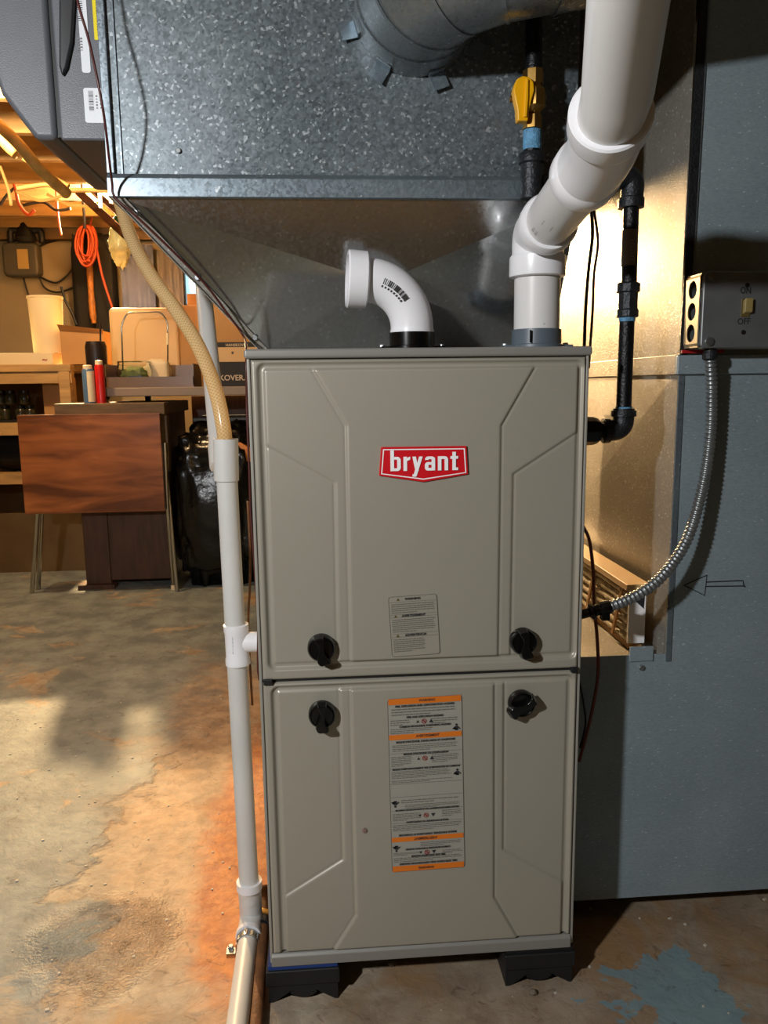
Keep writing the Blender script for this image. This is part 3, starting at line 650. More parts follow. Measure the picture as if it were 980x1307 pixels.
# printed barcode on the elbow
bc = MB()
for k in range(16):
    t = k/15; a = math.radians(68-34*t); ctr = Vector((cx+(R_-.004)*math.cos(a), IY-.012, cz+(R_-.004)*math.sin(a)))
    rad = Vector((math.cos(a), 0, math.sin(a))); tan = Vector((-math.sin(a), 0, math.cos(a)))
    w_ = random.choice((.0003, .0006, .0009)); th0, th1 = .02, .22
    q = []
    cc = Vector((cx+R_*math.cos(a), IY-.003, cz+R_*math.sin(a)))
    for th in (-.15, .12):
        for s_ in (-1, 1): q.append(cc+(rad*math.sin(th)+Vector((0, -1, 0))*math.cos(th))*.0289+tan*w_*s_)
    bc.add([q[0], q[1], q[3], q[2]], [(0, 1, 2, 3)])
    if k % 2 == 0:
        q = []
        for th in (-.30, -.21):
            for s_ in (-1, 1): q.append(cc+(rad*math.sin(th)+Vector((0, -1, 0))*math.cos(th))*.0289+tan*.0011*s_)
        bc.add([q[0], q[1], q[3], q[2]], [(0, 1, 2, 3)])
bc.build('barcode_print', INK, it)
# small pressure port bracket left behind the collar
tp = thing('hose_port', 'small black hose port with a screw standing on furnace left of intake collar', 'port', (-.045, .06, Z1))

bpy.data.objects.remove(tp)

# ------------------------------------------------------------------ exhaust pipe
ex = thing('exhaust_pipe', 'thick white plastic vent pipe rising from furnace and bending towards the viewer', 'vent pipe', (.162, .045, Z1))
r0 = .0303
E0 = Vector((.163, .045, Z1)); E1 = Vector((.160, .036, 1.072)); E2 = atD(767, 196, .775); E3 = atD(788, 118, .665); E4 = atD(802, -2, .580); ED = (E4-E3).normalized()
E4 = E3+ED*(1.93-E3.z)/ED.z if ED.z > .15 else E3+ED*1.2
MB().lathe((E0.x, E0.y, Z1), (0, 0, 1), [(.036, 0), (.036, .004), (.0335, .005), (.0330, .024), (.030, .025)], 44).build('collar', GREYC, ex, smooth='auto')
MB().box(E0.x-.047, E0.x+.047, E0.y-.014, E0.y+.012, Z1, Z1+.004).build('collar_flange', GREYC, ex, bevel=.001)
for s_ in (-1, 1): screw((E0.x+s_*.042, E0.y, Z1+.004), ex, (-math.pi/2, 0, 0), .9)
MB().box(E0.x-.0175, E0.x-.0165, E0.y-.0345, E0.y-.031, Z1+.006, Z1+.022).build('collar_slot', BLK, ex)
MB().tube([E0+Vector((0, 0, .012)), Vector((.161, .038, 1.05))], r0, 48, up=(1, 0, 0)).build('lower_pipe', PVC, ex, smooth='auto')
hub = Vector((.1605, .037, 1.034))
MB().lathe(hub-Vector((0, 0, .013)), (0, 0, 1), [(.0325, 0), (.0365, .001), (.037, .003), (.0368, .026), (.0335, .030), (.032, .034)], 48).build('hub', PVCF, ex, smooth='auto')
d12 = (E2-E1).normalized()
MB().tube(fillet([hub+Vector((0, 0, .01)), E1+Vector((0, 0, .004)), E1+d12*.06], .034, 10), .0335, 48, up=(1, 0, 0)).build('lower_elbow', PVCF, ex, smooth='auto')
MB().lathe(E1+d12*.042, d12, [(.0335, 0), (.0365, .002), (.0365, .018), (.0345, .022), (.031, .022)], 48).build('hub', PVCF, ex, smooth='auto')
MB().tube([E1+d12*.03, E2-d12*.02], r0, 48, up=(1, 0, 0)).build('middle_pipe', PVC, ex, smooth='auto')
L12 = (E2-E1).length; d23 = (E3-E2).normalized()
MB().lathe(E1+d12*(L12-.062), d12, [(.031, 0), (.036, .001), (.037, .004), (.037, .022), (.034, .028)], 48).build('hub', PVCF, ex, smooth='auto')
MB().tube(fillet([E1+d12*(L12-.055), E2, E2+d23*.075], .055, 14), .0345, 48, up=(1, 0, 0)).build('upper_elbow', PVCF, ex, smooth='auto')
MB().lathe(E2+d23*.048, d23*.7+ED*.3, [(.034, 0), (.037, .003), (.0378, .006), (.0378, .026), (.036, .028), (.031, .028)], 48).build('hub', PVCF, ex, smooth='auto')
MB().tube([E2+d23*.05, E3, E4], r0, 48, up=(1, 0, 0)).build('upper_pipe', PVC, ex, smooth='auto')
# marks printed on the pipes
def wrapmark(p0, ax, rad, dirang, w_, h, bars, par, nm='printed_mark'):
    ax = Vector(ax).normalized(); tocam = (CP-p0); tocam = (tocam-ax*tocam.dot(ax)).normalized(); s_ = ax.cross(tocam); q = MB()
    for b in range(bars):
        x = (b-(bars-1)/2)*w_/bars; ww = w_/bars*random.choice((.25, .4, .5))
        pts = []
        for t in (-h/2, h/2):
            for xx in (x-ww/2, x+ww/2):
                a = dirang+t/rad; pts.append(p0+ax*xx+(tocam*math.cos(a)+s_*math.sin(a))*(rad+.0003))
        q.add([pts[0], pts[1], pts[3], pts[2]], [(0, 1, 2, 3)])
    q.build(nm, MATS.get('faded_ink') or mat('faded_ink', '77757a', .6), par)
MATS.pop('faded_ink', None); mat('faded_ink', '77757a', .6)
wrapmark(E1+d12*(.115), d12, r0, .02, .014, .014, 8, ex); wrapmark(E1+d12*.08, d12, r0, -.25, .012, .009, 6, ex)
for k in range(18):
    z = Z1+.03+k*.0042
    if k % 6 == 5: continue
    wrapmark(Vector((.163, .044, z)), (0, 0, 1), r0, .32, .0028, .0022, 2, ex)

# ------------------------------------------------------------------ gas drop with valve (in front of the plenum)
gx, gy = .150, .035
gd = thing('gas_valve', 'yellow-handled brass gas valve on black iron pipe beside the plenum', 'gas valve', (gx, gy, 1.15))
MB().tube([(gx, gy, 1.268), (gx, gy, 1.93)], .0107, 20, up=(1, 0, 0)).build('riser_pipe', IRON, gd, smooth='auto')
MB().lathe((gx, gy, 1.205), (0, 0, 1), [(.010, 0), (.0125, .0), (.0125, .016), (.010, .018), (.010, .02), (.0165, .026), (.0175, .036), (.0165, .046), (.011, .052), (.011, .053), (.0135, .053), (.0135, .070), (.0115, .071)], 8).build('valve_body', BRASS, gd, smooth=False, bevel=.001)
MB().lathe((gx-.010, gy, 1.241), (-1, 0, 0), [(.008, 0), (.008, .013), (.004, .014), (.004, .02)], 14).build('stem', BRASS, gd, smooth='auto')
hp = [(-.006, .004)]; hc = Vector((gx-.016, gy-.020, 1.243))
hd = MB(); hd.prism([hc+Vector((x, 0, z)) for x, z in ((-.012, .010), (-.009, .016), (-.002, .019), (.006, .018), (.012, .012), (.013, .002), (.010, -.008), (.007, -.020), (.0055, -.034), (-.008, -.034), (-.009, -.020), (-.012, -.008), (-.014, .002))], (0, .014, 0)); hd.build('handle', YEL, gd, bevel=.002)
MB().prism([hc+Vector((x, -.003, z)) for x, z in ((.001, .016), (.0045, .014), (.0045, -.008), (.003, -.030), (-.001, -.030))], (0, .004, 0)).build('handle_rib', YEL, gd, bevel=.001)
MB().tube([(gx, gy, 1.165), (gx, gy, 1.212)], .0107, 20, up=(1, 0, 0)).build('nipple', IRON, gd, smooth='auto')
MB().lathe((gx, gy, 1.180), (0, 0, 1), [(.0113, 0), (.0118, .004), (.0115, .012), (.0119, .018), (.0113, .024)], 24).build('thread_tape', TAPE, gd, smooth='auto')
MB().lathe((gx, gy, 1.120), (0, 0, 1), [(.014, 0), (.0145, .042), (.017, .044), (.017, .054), (.0155, .056), (.011, .056)], 28).build('tee', IRONF, gd, smooth='auto')
# gas branch to the furnace's right side
gr = thing('gas_pipe', 'black iron gas pipe with union dropping to right side of furnace', 'gas pipe', (.3, .08, .81))
gX = .3015; gY = .08
MB().tube([(gx+.012, gy+.004, 1.140), (gx+.06, gy+.015, 1.145), (gX-.02, gY, 1.157)], .0107, 18).build('cross_pipe', IRON, gr, smooth='auto')
MB().tube(fillet([(gX-.034, gY-.004, 1.156), (gX+.002, gY, 1.160), (gX, gY, 1.122)], .016, 8), .0155, 24).build('elbow', IRONF, gr, smooth='auto')
for p, a in (((gX, gY, 1.118), (0, 0, 1)),): MB().lathe(p, a, [(.011, 0), (.0175, .001), (.0175, .013), (.015, .015)], 28).build('elbow_bead', IRONF, gr, smooth='auto')
MB().tube([(gX, gY, 1.13), (gX+.001, gY, 1.02)], .0107, 24, up=(1, 0, 0)).build('upper_pipe', IRON, gr, smooth='auto')
MB().tube([(gX, gY, 1.09), (gX, gY, 1.042)], .0111, 24, up=(1, 0, 0)).build('paper_label', KNEE, gr, smooth='auto')
wrapmark(Vector((gX, gY, 1.062)), (0, 0, 1), .0112, .3, .03, .006, 7, gr)
MB().lathe((gX, gY, .972), (0, 0, 1), [(.0115, 0), (.0155, .001), (.0155, .010), (.0138, .012), (.0138, .034), (.0165, .035), (.0165, .046), (.013, .048)], 10).build('union', IRONF, gr, bevel=.0008)
MB().lathe((gX, gY, .967), (0, 0, 1), [(.0112, 0), (.0118, .006)], 20).build('thread_tape', TAPE, gr, smooth='auto')
MB().tube([(gX, gY, .98), (gX, gY, .845)], .0107, 24, up=(1, 0, 0)).build('lower_pipe', IRON, gr, smooth='auto')
MB().lathe((gX, gY, .842), (0, 0, 1), [(.0112, 0), (.0118, .006)], 20).build('thread_tape', TAPE, gr, smooth='auto')
MB().tube(fillet([(gX, gY, .846), (gX, gY, .816), (gX-.030, gY, .814)], .020, 10), .0150, 28, up=(0, 1, 0)).build('elbow', IRONF, gr, smooth='auto')
MB().lathe((gX, gY, .834), (0, 0, 1), [(.015, 0), (.0178, .001), (.0178, .009), (.012, .010)], 28).build('elbow_bead', IRONF, gr, smooth='auto')
MB().lathe((gX-.020, gY, .8145), (-1, 0, 0), [(.015, 0), (.0178, .001), (.0178, .009), (.012, .010)], 28).build('elbow_bead', IRONF, gr, smooth='auto')
MB().tube([(gX-.02, gY, .8145), (.224, gY, .8145)], .0107, 20).build('stub_pipe', IRON, gr, smooth='auto')
MB().lathe((HW-.001, gY, .8145), (1, 0, 0), [(.0205, 0), (.0205, .036), (.018, .044), (.013, .046)], 8).build('grommet', BLK, gr, bevel=.001)

# ------------------------------------------------------------------ humidifier on the left of the plenum
hm = thing('humidifier', 'dark grey plastic humidifier with rounded cover hung on plenum side', 'humidifier', (-.47, .15, 1.18))
zb = at(100, 178, .083).z; HYF = .083
xs0 = at(45, 178, HYF).x; xm_ = at(74, 178, HYF).x; xr = PX0-.001
cov = [(xm_-.001, zb), (xs0, zb), (at(0, 118, HYF).x, at(0, 118, HYF).z), (at(-40, 0, HYF).x, at(-40, 0, HYF).z), (at(-42, -120, HYF).x, 1.52), (xs0, 1.58), (xm_-.001, 1.58)]
MB().prism([(x, HYF, z) for x, z in cov], (0, .275, 0)).build('cover', HUM, hm, bevel=.008, seg=4)
MB().prism([(x, HYF+.003, z) for x, z in ((xr, zb), (xm_+.002, zb), (xm_+.002, 1.58), (xr, 1.58))], (0, .27, 0)).build('base', HUM, hm, bevel=.004)
MB().box(xm_-.004, xm_+.005, HYF+.006, HYF+.27, zb+.004, 1.57).build('cover_gap', BLKM, hm)
fp_ = [at(80, 98, HYF), at(76, 85, HYF), at(76, -60, HYF), at(92, -60, HYF), at(96, 0, HYF), at(93, 55, HYF), at(86, 88, HYF)]
MB().prism([(p.x, HYF-.004, p.z) for p in fp_], (0, .008, 0)).build('damper_lever', HUMD, hm, bevel=.003)
def sticker(par, x0, y0, x1, y1, m_, nm, yy=HYF+.0022, r=.003):
    a, b = at(x0, y0, yy), at(x1, y1, yy); pts = rrect(min(a.x, b.x), max(a.x, b.x), min(a.z, b.z), max(a.z, b.z), r)
    MB().prism([(x, yy, z) for x, z in pts], (0, .0006, 0)).build(nm, m_, par); return min(a.x, b.x), max(a.x, b.x), min(a.z, b.z), max(a.z, b.z)
def vbars(par, X0, X1, Z0_, Z1_, n, yy=HYF+.0018, horiz=True, m_=INK):
    q = MB()
    for k in range(n):
        z = Z0_+(Z1_-Z0_)*(k+.5)/n; h = (Z1_-Z0_)/n*random.choice((.25, .4, .6))/2; q.add([(X0, yy, z-h), (X1, yy, z-h), (X1, yy, z+h), (X0, yy, z+h)], [(0, 1, 2, 3)])
    q.build('printed_bars', m_, par)
a = sticker(hm, 97, -20, 116, 93, LBLW, 'white_sticker'); vbars(hm, a[1]-.012, a[1]-.005, a[2]+.06, a[2]+.105, 18); vbars(hm, a[1]-.014, a[1]-.008, a[2]+.025, a[2]+.042, 5, m_=MATS['faded_ink'])
a = sticker(hm, 116, -20, 131, 51, LBLY, 'yellow_sticker', r=.001); vbars(hm, a[0]+.004, a[1]-.003, a[2]+.004, a[3]-.01, 16, m_=mat('olive_print', '8c7a08', .6)); lab(bpy.data.objects[-1] if False else hm.children[-2], 'yellow warning sticker')
a = sticker(hm, 106, 112, 136, 157, LBLW, 'rating_sticker'); vbars(hm, a[0]+.006, a[0]+.012, a[2]+.014, a[3]-.003, 14); vbars(hm, a[0]+.015, a[0]+.017, a[2]+.016, a[3]-.008, 5, m_=MATS['faded_ink']); vbars(hm, a[0]+.020, a[0]+.0215, a[2]+.016, a[3]-.008, 4, m_=MATS['faded_ink'])

# ------------------------------------------------------------------ return duct on the right
DY = .12; DX = .399; DX2 = 1.15
rt_ = thing('return_duct', 'large grey galvanized return duct standing right of the furnace', 'duct', (.6, .4, .04))
BZ = .044
MB().prism([(.2245, DY, BZ), (DX2, DY, BZ), (DX2, DY, .9), (DX, DY, .9), (DX, DY, .462), (.2245, DY, .462)], (0, .0015, 0)).build('front_panel', G_DUCT, rt_)
MB().box(.2245, .226, DY, .78, BZ, .462).build('base_side', G_DUCT, rt_)
MB().box(.2245, DX+.01, DY+.003, .78, .458, .460).build('base_shelf', G_SIDE, rt_)
MB().box(.2245, DX2, DY+.01, .78, BZ, BZ+.002).build('base_bottom', G_DUCT, rt_)
MB().prism([(DX, DY-.002, .45), (DX+.008, DY-.002, .45), (DX+.008, DY-.002, .9), (DX, DY-.002, .9)], (0, .003, 0)).build('corner_hem', G_FL, rt_)
# side panel with cross-break creases
def side_panel(z0, z1, nm, crown, xo=0):
    y1 = .95; V = [(DX+xo, DY, z0), (DX+xo, y1, z0), (DX+xo, y1, z1), (DX+xo, DY, z1), (DX-crown+xo, (DY+y1)/2-.02, z0+(z1-z0)*.42)]; F = [(0, 1, 4), (1, 2, 4), (2, 3, 4), (3, 0, 4)]
    o = mkobj(nm, V, F, G_SIDE, rt_); s = o.modifiers.new('s', 'SOLIDIFY'); s.thickness = .0012; s.offset = -1; return o
side_panel(.462, .90, 'side_panel', .013); side_panel(.905, 1.93, 'side_panel', .012)
MB().box(DX-.006, DX, DY, .95, .893, .922).build('drive_cleat', G_SIDE, rt_, bevel=.001)
MB().box(DX-.006, DX2, DY-.008, DY, .893, .921).build('drive_cleat', G_DUCT, rt_, bevel=.0015)
# upper section leans slightly: front face
MB().prism([(DX, DY+.0, .92), (DX2, DY, .92), (DX2, DY, 1.93), (DX+.012, DY, 1.93)], (0, .0015, 0)).build('upper_front_panel', G_DUCT, rt_)
MB().prism([(DX-.002, DY-.004, .92), (DX+.010, DY-.004, .92), (DX+.021, DY-.004, 1.93), (DX+.010, DY-.004, 1.93)], (0, .005, 0)).build('corner_hem', IRONF, rt_)
MB().prism([(DX+.0105, DY-.003, .92), (DX+.0125, DY-.003, .92), (DX+.0235, DY-.003, 1.93), (DX+.0215, DY-.003, 1.93)], (0, .004, 0)).build('corner_hem', G_FL, rt_)
MB().box(DX, DX2, .945, .95, BZ, 1.93).build('rear_panel', G_DUCT, rt_)
# sketched arrow on the front panel
def ink(par, pts, y, w_, m_=INK, nm='marker_line'):
    q = MB(); pp = [at(a, b, y) for a, b in pts]; q.tube([Vector((p.x, y, p.z)) for p in pp], w_, 5, up=(0, 1, 0)); return q.build(nm, m_, par)
lab(ink(rt_, [(873, 747), (902, 734), (899, 760), (873, 747)], DY-.0002, .0010), 'hand-drawn arrow head pointing left')
ink(rt_, [(901, 743), (948, 741), (949, 747), (951, 749)], DY-.0002, .0010); ink(rt_, [(900, 748.5), (948, 748), (951, 749)], DY-.0002, .0010)
# filter pushed into the rack
ft = thing('air_filter', 'pleated air filter with white frame in slot beside the furnace', 'air filter', (.36, .4, .461))
MB().box(.345, .372, DY+.02, DY+.024, .474, .560).build('frame_end', WHT, ft)
MB().box(.340, .378, DY+.018, .80, .560, .570).build('frame_top', CREAM, ft, bevel=.001)
MB().box(.350, .372, DY+.03, .80, .462, .470).build('frame_bottom', KRAFT, ft)
for k in range(6):
    z0 = .478+k*.0148; path_ = [(.352+.0016*noise.noise(Vector((y*.9, k*3.1, 0))), DY+.03+y*.012, z0+.0018*noise.noise(Vector((y*.8, k, 4)))) for y in range(54)]
    MB().tube(path_, [.0066+.0010*noise.noise(Vector((y*.7, k*2, 9))) for y in range(54)], 10, up=(0, 0, 1)).build('pleat', FILT, ft, smooth=True)
for k in range(5):
    y0 = DY+.08+k*.13; MB().prism([(.3425, y0, .47), (.3425, y0+.008, .47), (.3425, y0-.030, .56), (.3425, y0-.038, .56)], (.003, 0, 0)).build('support_strip', KRAFT, ft)
MB().add([(.3455, DY+.0195, .552), (.3705, DY+.0195, .560), (.369, DY+.0195, .53)], [(0, 1, 2)]).build('black_corner_label', INK, ft)
# tab bracket that closes the filter slot
MB().box(.340, .378, DY-.003, DY, .452, .476).build('slot_cover', G_DUCT, rt_, bevel=.001); screw((.36, DY-.001, .435), rt_)
MB().box(.385, .397, DY+.002, DY+.003, .462, .50).build('slot_cover', G_SIDE, rt_)

# ------------------------------------------------------------------ switch box, conduit
sb = thing('switch_box', 'steel electrical switch box handwritten ON and OFF on the return duct', 'switch box', (.46, .09, .925))
sx0 = at(893, 440, .062).x; sx1 = sx0+.122; sz0 = .9285; sz1 = sz0+.104; yb0, yb1 = DY-.010, .068
sd = MB(); sd.box(sx0, sx1, yb1, yb0, sz0, sz0+.0015).box(sx0, sx1, yb1, yb0, sz1-.0015, sz1).box(sx1-.0015, sx1, yb1, yb0, sz0, sz1).build('box_shell', BOXE, sb)
# left side with three knockout holes
SN = 26; hz = [sz0+.022, sz0+.052, sz0+.082]; V = []; F = []
yc = (yb0+yb1)/2
qs = MB()
zz = [sz0]
for h in hz:
    ha, hb__ = abs(yb0-yc), .015; out_ = []
    for (ya, za), (yb_, zb_) in zip(((ha, -hb__), (ha, hb__), (-ha, hb__), (-ha, -hb__)), ((ha, hb__), (-ha, hb__), (-ha, -hb__), (ha, -hb__))):
        for k in range(6): out_.append((ya+(yb_-ya)*k/6, za+(zb_-za)*k/6))
    seg = 24; ring = [(yc+.0125*y_/math.hypot(y_, z_), h+.0125*z_/math.hypot(y_, z_)) for y_, z_ in out_]
    def outp(k): k %= seg; return (yc+out_[k][0], h+out_[k][1])
    for k in range(seg):
        a, b = ring[k], ring[(k+1) % seg]; c, d = outp(k+1), outp(k); qs.add([(sx0, *a), (sx0, *b), (sx0, *c), (sx0, *d)], [(0, 1, 2, 3)])
qs.add([(sx0, yb1, sz0), (sx0, yb0, sz0), (sx0, yb0, hz[0]-.015), (sx0, yb1, hz[0]-.015)], [(0, 1, 2, 3)]).add([(sx0, yb1, sz1), (sx0, yb0, sz1), (sx0, yb0, hz[2]+.015), (sx0, yb1, hz[2]+.015)], [(0, 1, 2, 3)])
ls = qs.build('knockout_side', BOXE, sb, weld=True); s = ls.modifiers.new('s', 'SOLIDIFY'); s.thickness = .0015; s.offset = 1
MB().box(sx0+.003, sx1, yb0-.002, yb0, sz0, sz1).build('box_back', BOXS, sb)
MB().box(sx0-.001, sx1+.001, .0, 0, 0, 0) if False else None
cv = MB().prism([(x, yb1-.006, z) for x, z in rrect(sx0+.001, sx1, sz0, sz1, .006)], (0, .006, 0)).build('cover_plate', BOXS, sb, bevel=.0025, seg=3)
yF = yb1-.0062
def onb(px, py): p = at(px, py, yF); return p
for px, py in ((909, 352), (905, 436)): p = onb(px, py); MB().lathe(p, (0, -1, 0), [(.0065, 0), (.006, .0025), (.0025, .003)], 18).build('screw', STEEL, sb, smooth='auto')
for px, py in ((953.5, 364), (948.5, 424)): p = onb(px, py); MB().lathe(p, (0, -1, 0), [(.0035, -.001), (.003, .001)], 14).build('screw', mat('dark_screw', '2a2620', .4, .5), sb, smooth='auto')
p = onb(951, 393); MB().box(p.x-.0065, p.x+.0065, yF-.0012, yF, p.z-.0125, p.z+.0125).build('toggle_frame', mat('toggle_frame', '5a4c28', .5), sb, bevel=.0008)
MB().prism([(p.x-.0045, yF-.001, p.z-.009), (p.x+.0065, yF-.001, p.z-.009), (p.x+.0065, yF-.001, p.z+.010), (p.x-.0045, yF-.001, p.z+.010)], (.001, -.006, .003)).build('toggle', IVORY, sb, bevel=.001)
text('handwriting', 'ON', INK, sb, onb(951.5, 371)+Vector((0, -.0003, 0)), (1, 0, -.02), (0, 0, 1), .0125, .0002, .8, .0002); text('handwriting', 'OFF', INK, sb, onb(949, 410.5)+Vector((0, -.0003, 0)), (1, 0, .02), (0, 0, 1), .0120, .0001, .9, .0002)
tag(MB().box(sx0-.004, sx0+.06, DY-.012, DY-.0085, sz0-.005, sz0-.0005).build('red_tape', REDT), 'strip of red tape under the electrical switch box', 'tape')
# conduit
cpts = [at(906, 452, .080), at(908, 500, .090), at(906, 560, .092), at(896, 625, .086), at(876, 690, .072), at(845, 735, .055), at(812, 760, .05), at(774, 776, .05)]
sp_ = smoothpath(cpts, 60); rr = []
Lc = 0; pl = sp_[0]; rs = []
for q in sp_:
    Lc += (q-pl).length; pl = q; ph = (Lc/.0066) % 1; rs.append(.0071+.0013*math.sin(math.pi*min(1, ph*1.25)) if ph < .8 else .0066)
cd = thing('flexible_conduit', 'corrugated flexible metal conduit curving from switch box to the furnace', 'conduit', at(880, 690, .06))
MB().tube(sp_, rs, 14).build('armor', CONDM, cd, smooth=True)
MB().lathe((cpts[0].x, .080, sz0-.016), (0, 0, 1), [(.0085, 0), (.0105, .002), (.0105, .010), (.009, .012), (.009, .0155)], 18).build('box_connector', IRONF, cd, smooth='auto')
e0 = at(776, 775, .05); e1 = Vector((HW+.001, .055, at(742, 788, .055).z))
dd = (e1-e0).normalized(); MB().lathe(e0-dd*.004, dd, [(.0095, 0), (.0105, .004), (.0105, .014), (.0085, .016), (.0085, .024), (.012, .026), (.012, .031), (.007, .033), (.007, (e1-e0).length+.004)], 10).build('angle_connector', BLK, cd, bevel=.0006)
MB().obox(e0+dd*.006+Vector((0, -.004, -.010)), (.006, 0, 0), (0, .006, 0), (0, 0, .006)).build('connector_screw_lug', BLK, cd, bevel=.001)

# ------------------------------------------------------------------ cables
def cable(nm, pts, r, m_, label_, cat='cable', sub=10, par=None):
    o = MB().tube(pts, r, 8, sub=sub).build(nm, m_, par, smooth=True)
    if par is None: tag(o, label_, cat)
    return o
cable('control_wire', [at(744, 672, .10), at(752, 690, .11), at(757, 730, .11), at(758, 770, .105), at(762, 815, .10), at(763, 860, .10), at(757, 900, .10), at(749, 935, .10), at(739, 972, .10)], .0026, WIREB, 'thick red-brown wire hanging over the conduit right of the furnace')
cable('control_wire', [at(739, 868, .10), at(745, 900, .108), at(747, 925, .108), at(740, 955, .10)], .0016, CBL, 'thin black wire loop below the door seam right of the furnace')
cable('thermostat_cable', [at(754, 262, .30), at(756, 300, .30), at(751, 345, .30), at(747, 400, .30), at(745, 470, .30)], .0030, CBL, 'left of two dark cables hanging behind the vent pipe')
cable('thermostat_cable', [at(758, 268, .30), at(763, 310, .30), at(758, 350, .30), at(756, 400, .30), at(751, 470, .30)], .0024, WIRE, 'right of two dark cables hanging behind the vent pipe')
wp = [at(92, -40, .0), at(100, 5, .0), at(113, 50, .0), at(125, 105, .0), at(133, 150, .01), at(139, 200, .03), at(143, 233, .055), at(147, 252, .060), at(176, 278, .065), at(225, 325, .085), at(262, 363, .105), at(290, 400, .12), at(311, 430, .13), at(314, 455, .05), at(315, 520, .05), at(318, 600, .05), at(320, 660, .05), at(326, 740, .045), at(329, 800, .045), at(329, 850, .045), at(331, 868, .045)]
cable('thermostat_wire', wp, .0016, WIRE, 'thin dark red wire running down the plenum edge and furnace left side', 'wire', 8)
cable('thermostat_wire', [at(316, 640, .16), at(319, 700, .17), at(319, 745, .18), at(317, 800, .2), at(322, 900, .2)], .0018, RUSTP, 'tan wire hanging behind the drain pipe tee', 'wire')
# wire down between pipe and furnace
# black drain hose top right
cable('black_hose', [at(905, -30, .30), at(880, 25, .30), at(862, 60, .32), at(845, 95, .34), at(832, 130, .36)], .013, BLKM, 'black rubber hose slanting behind the big vent pipe at the top', 'hose', 8)
cable('ceiling_wire', [at(893, -10, .2), at(880, 45, .22), at(862, 80, .26), at(838, 108, .3)], .0016, CBL, 'thin dark wire crossing beside the black rubber hose', 'wire', 6)

# ------------------------------------------------------------------ condensate drain
dr = thing('drain_pipe', 'white plastic drain pipe standing left of furnace and turning along floor', 'drain pipe', (-.268, .15, 0))
dY = .15; pr = .0155
dT = at(289, 562, dY); dB = at(319, 1150, dY)
MB().tube([at(289, 600, dY), dB], pr, 28, up=(1, 0, 0)).build('standpipe', PVCG, dr, smooth='auto')
ca, cb = at(289, 614, dY), at(288, 560, dY)
MB().lathe(ca, cb-ca, [(.0165, 0), (.0182, .001), (.0182, (cb-ca).length), (.0162, (cb-ca).length), (.0162, .02), (.001, .02)], 30, caps=False).build('coupling', PVCG, dr, smooth='auto')
ta, tb = at(304, 848, dY), at(301, 797, dY)
MB().lathe(ta, tb-ta, [(.016, 0), (.019, .001), (.019, .010), (.0178, .014), (.0178, (tb-ta).length-.014), (.019, (tb-ta).length-.010), (.019, (tb-ta).length), (.016, (tb-ta).length+.001)], 30).build('tee', PVCF, dr, smooth='auto')
tc = at(303, 820, dY)
MB().lathe(tc, (1, 0, 0), [(.0150, .008), (.0155, .018), (.0152, .052), (.012, .052)], 28).build('tee_branch', PVCF, dr, smooth='auto')
wrapmark(tc+Vector((0, 0, .002)), (0, 0, 1), .0179, -.55, .03, .007, 12, dr, 'barcode_print')
eb = at(319, 1165, dY); fa = Vector((-.268, .12, .0185)); fb = Vector((-.268, -.62, .0175))
fa = fl(317, 1195, .018); fb0 = fl(304, 1300, .018); fdir = (fb0-fa).normalized(); fb = fa+fdir*.75
MB().tube(fillet([dB+Vector((0, 0, .035)), Vector((dB.x, fa.y+.04, .022)), fa], .035, 10), .0185, 30, up=(1, 0, 0)).build('elbow', PVCG, dr, smooth='auto')
MB().lathe(dB+Vector((0, 0, .022)), (0, 0, 1), [(.0175, 0), (.0205, .001), (.0205, .014), (.0165, .014)], 30).build('elbow_rim', PVCF, dr, smooth='auto')
MB().lathe(fa-fdir*.008, fdir, [(.0175, 0), (.0203, .001), (.0203, .010), (.0165, .010)], 30).build('elbow_rim', PVCF, dr, smooth='auto')
MB().tube([fa-fdir*.01, fb], pr, 28, up=(1, 0, 0)).build('floor_pipe', PVCG, dr, smooth='auto')
st = thing('pipe_strap', 'metal strap screwed to the floor over the white drain pipe', 'pipe strap', (fa.x, fa.y, 0))
sc_ = fa+fdir*.018
arc = [sc_+Vector((-.034, 0, -.0165))]+[sc_+Vector((-.0172*math.cos(math.pi*k/12), 0, .0172*math.sin(math.pi*k/12))) for k in range(13)]+[sc_+Vector((.034, 0, -.0165))]
arc.insert(1, sc_+Vector((-.018, 0, -.0165))); arc.insert(-1, sc_+Vector((.018, 0, -.0165)))
q = MB(); dv = Vector((0, .014, 0))
for i in range(len(arc)-1): q.add([arc[i], arc[i+1], arc[i+1]+dv, arc[i]+dv], [(0, 1, 2, 3)])
b = q.build('strap_band', STEEL, st); s = b.modifiers.new('s', 'SOLIDIFY'); s.thickness = .0015; s.offset = 1
for x in (-.028, .028): screw(sc_+Vector((x, .007, -.014)), st, (-math.pi/2, 0, 0), 1)
rp = fl(334, 1195, .012); rq = fl(326, 1300, .012); rdv = (rq-rp).normalized()
ru = MB().tube([rp-rdv*.10+Vector((0, 0, .02)), rp, rp+rdv*.7], .011, 16, sub=4).build('rusty_pipe', RUSTP, smooth=True); tag(ru, 'rusty brown pipe on floor between drain pipe and black block', 'pipe')
cl = thing('brass_fitting', 'small brass hose fitting on rusty pipe near the furnace bottom corner', 'fitting', rp-rdv*.03)
MB().lathe(rp-rdv*.045+Vector((0, 0, .006)), rdv, [(.0125, 0), (.0135, .002), (.0135, .012), (.0125, .014)], 8).build('nut', BRASS, cl, bevel=.0008)
MB().lathe(rp-rdv*.030+Vector((.0, 0, .005)), rdv, [(.012, 0), (.012, .014)], 16).build('sleeve', IRONF, cl, smooth='auto')
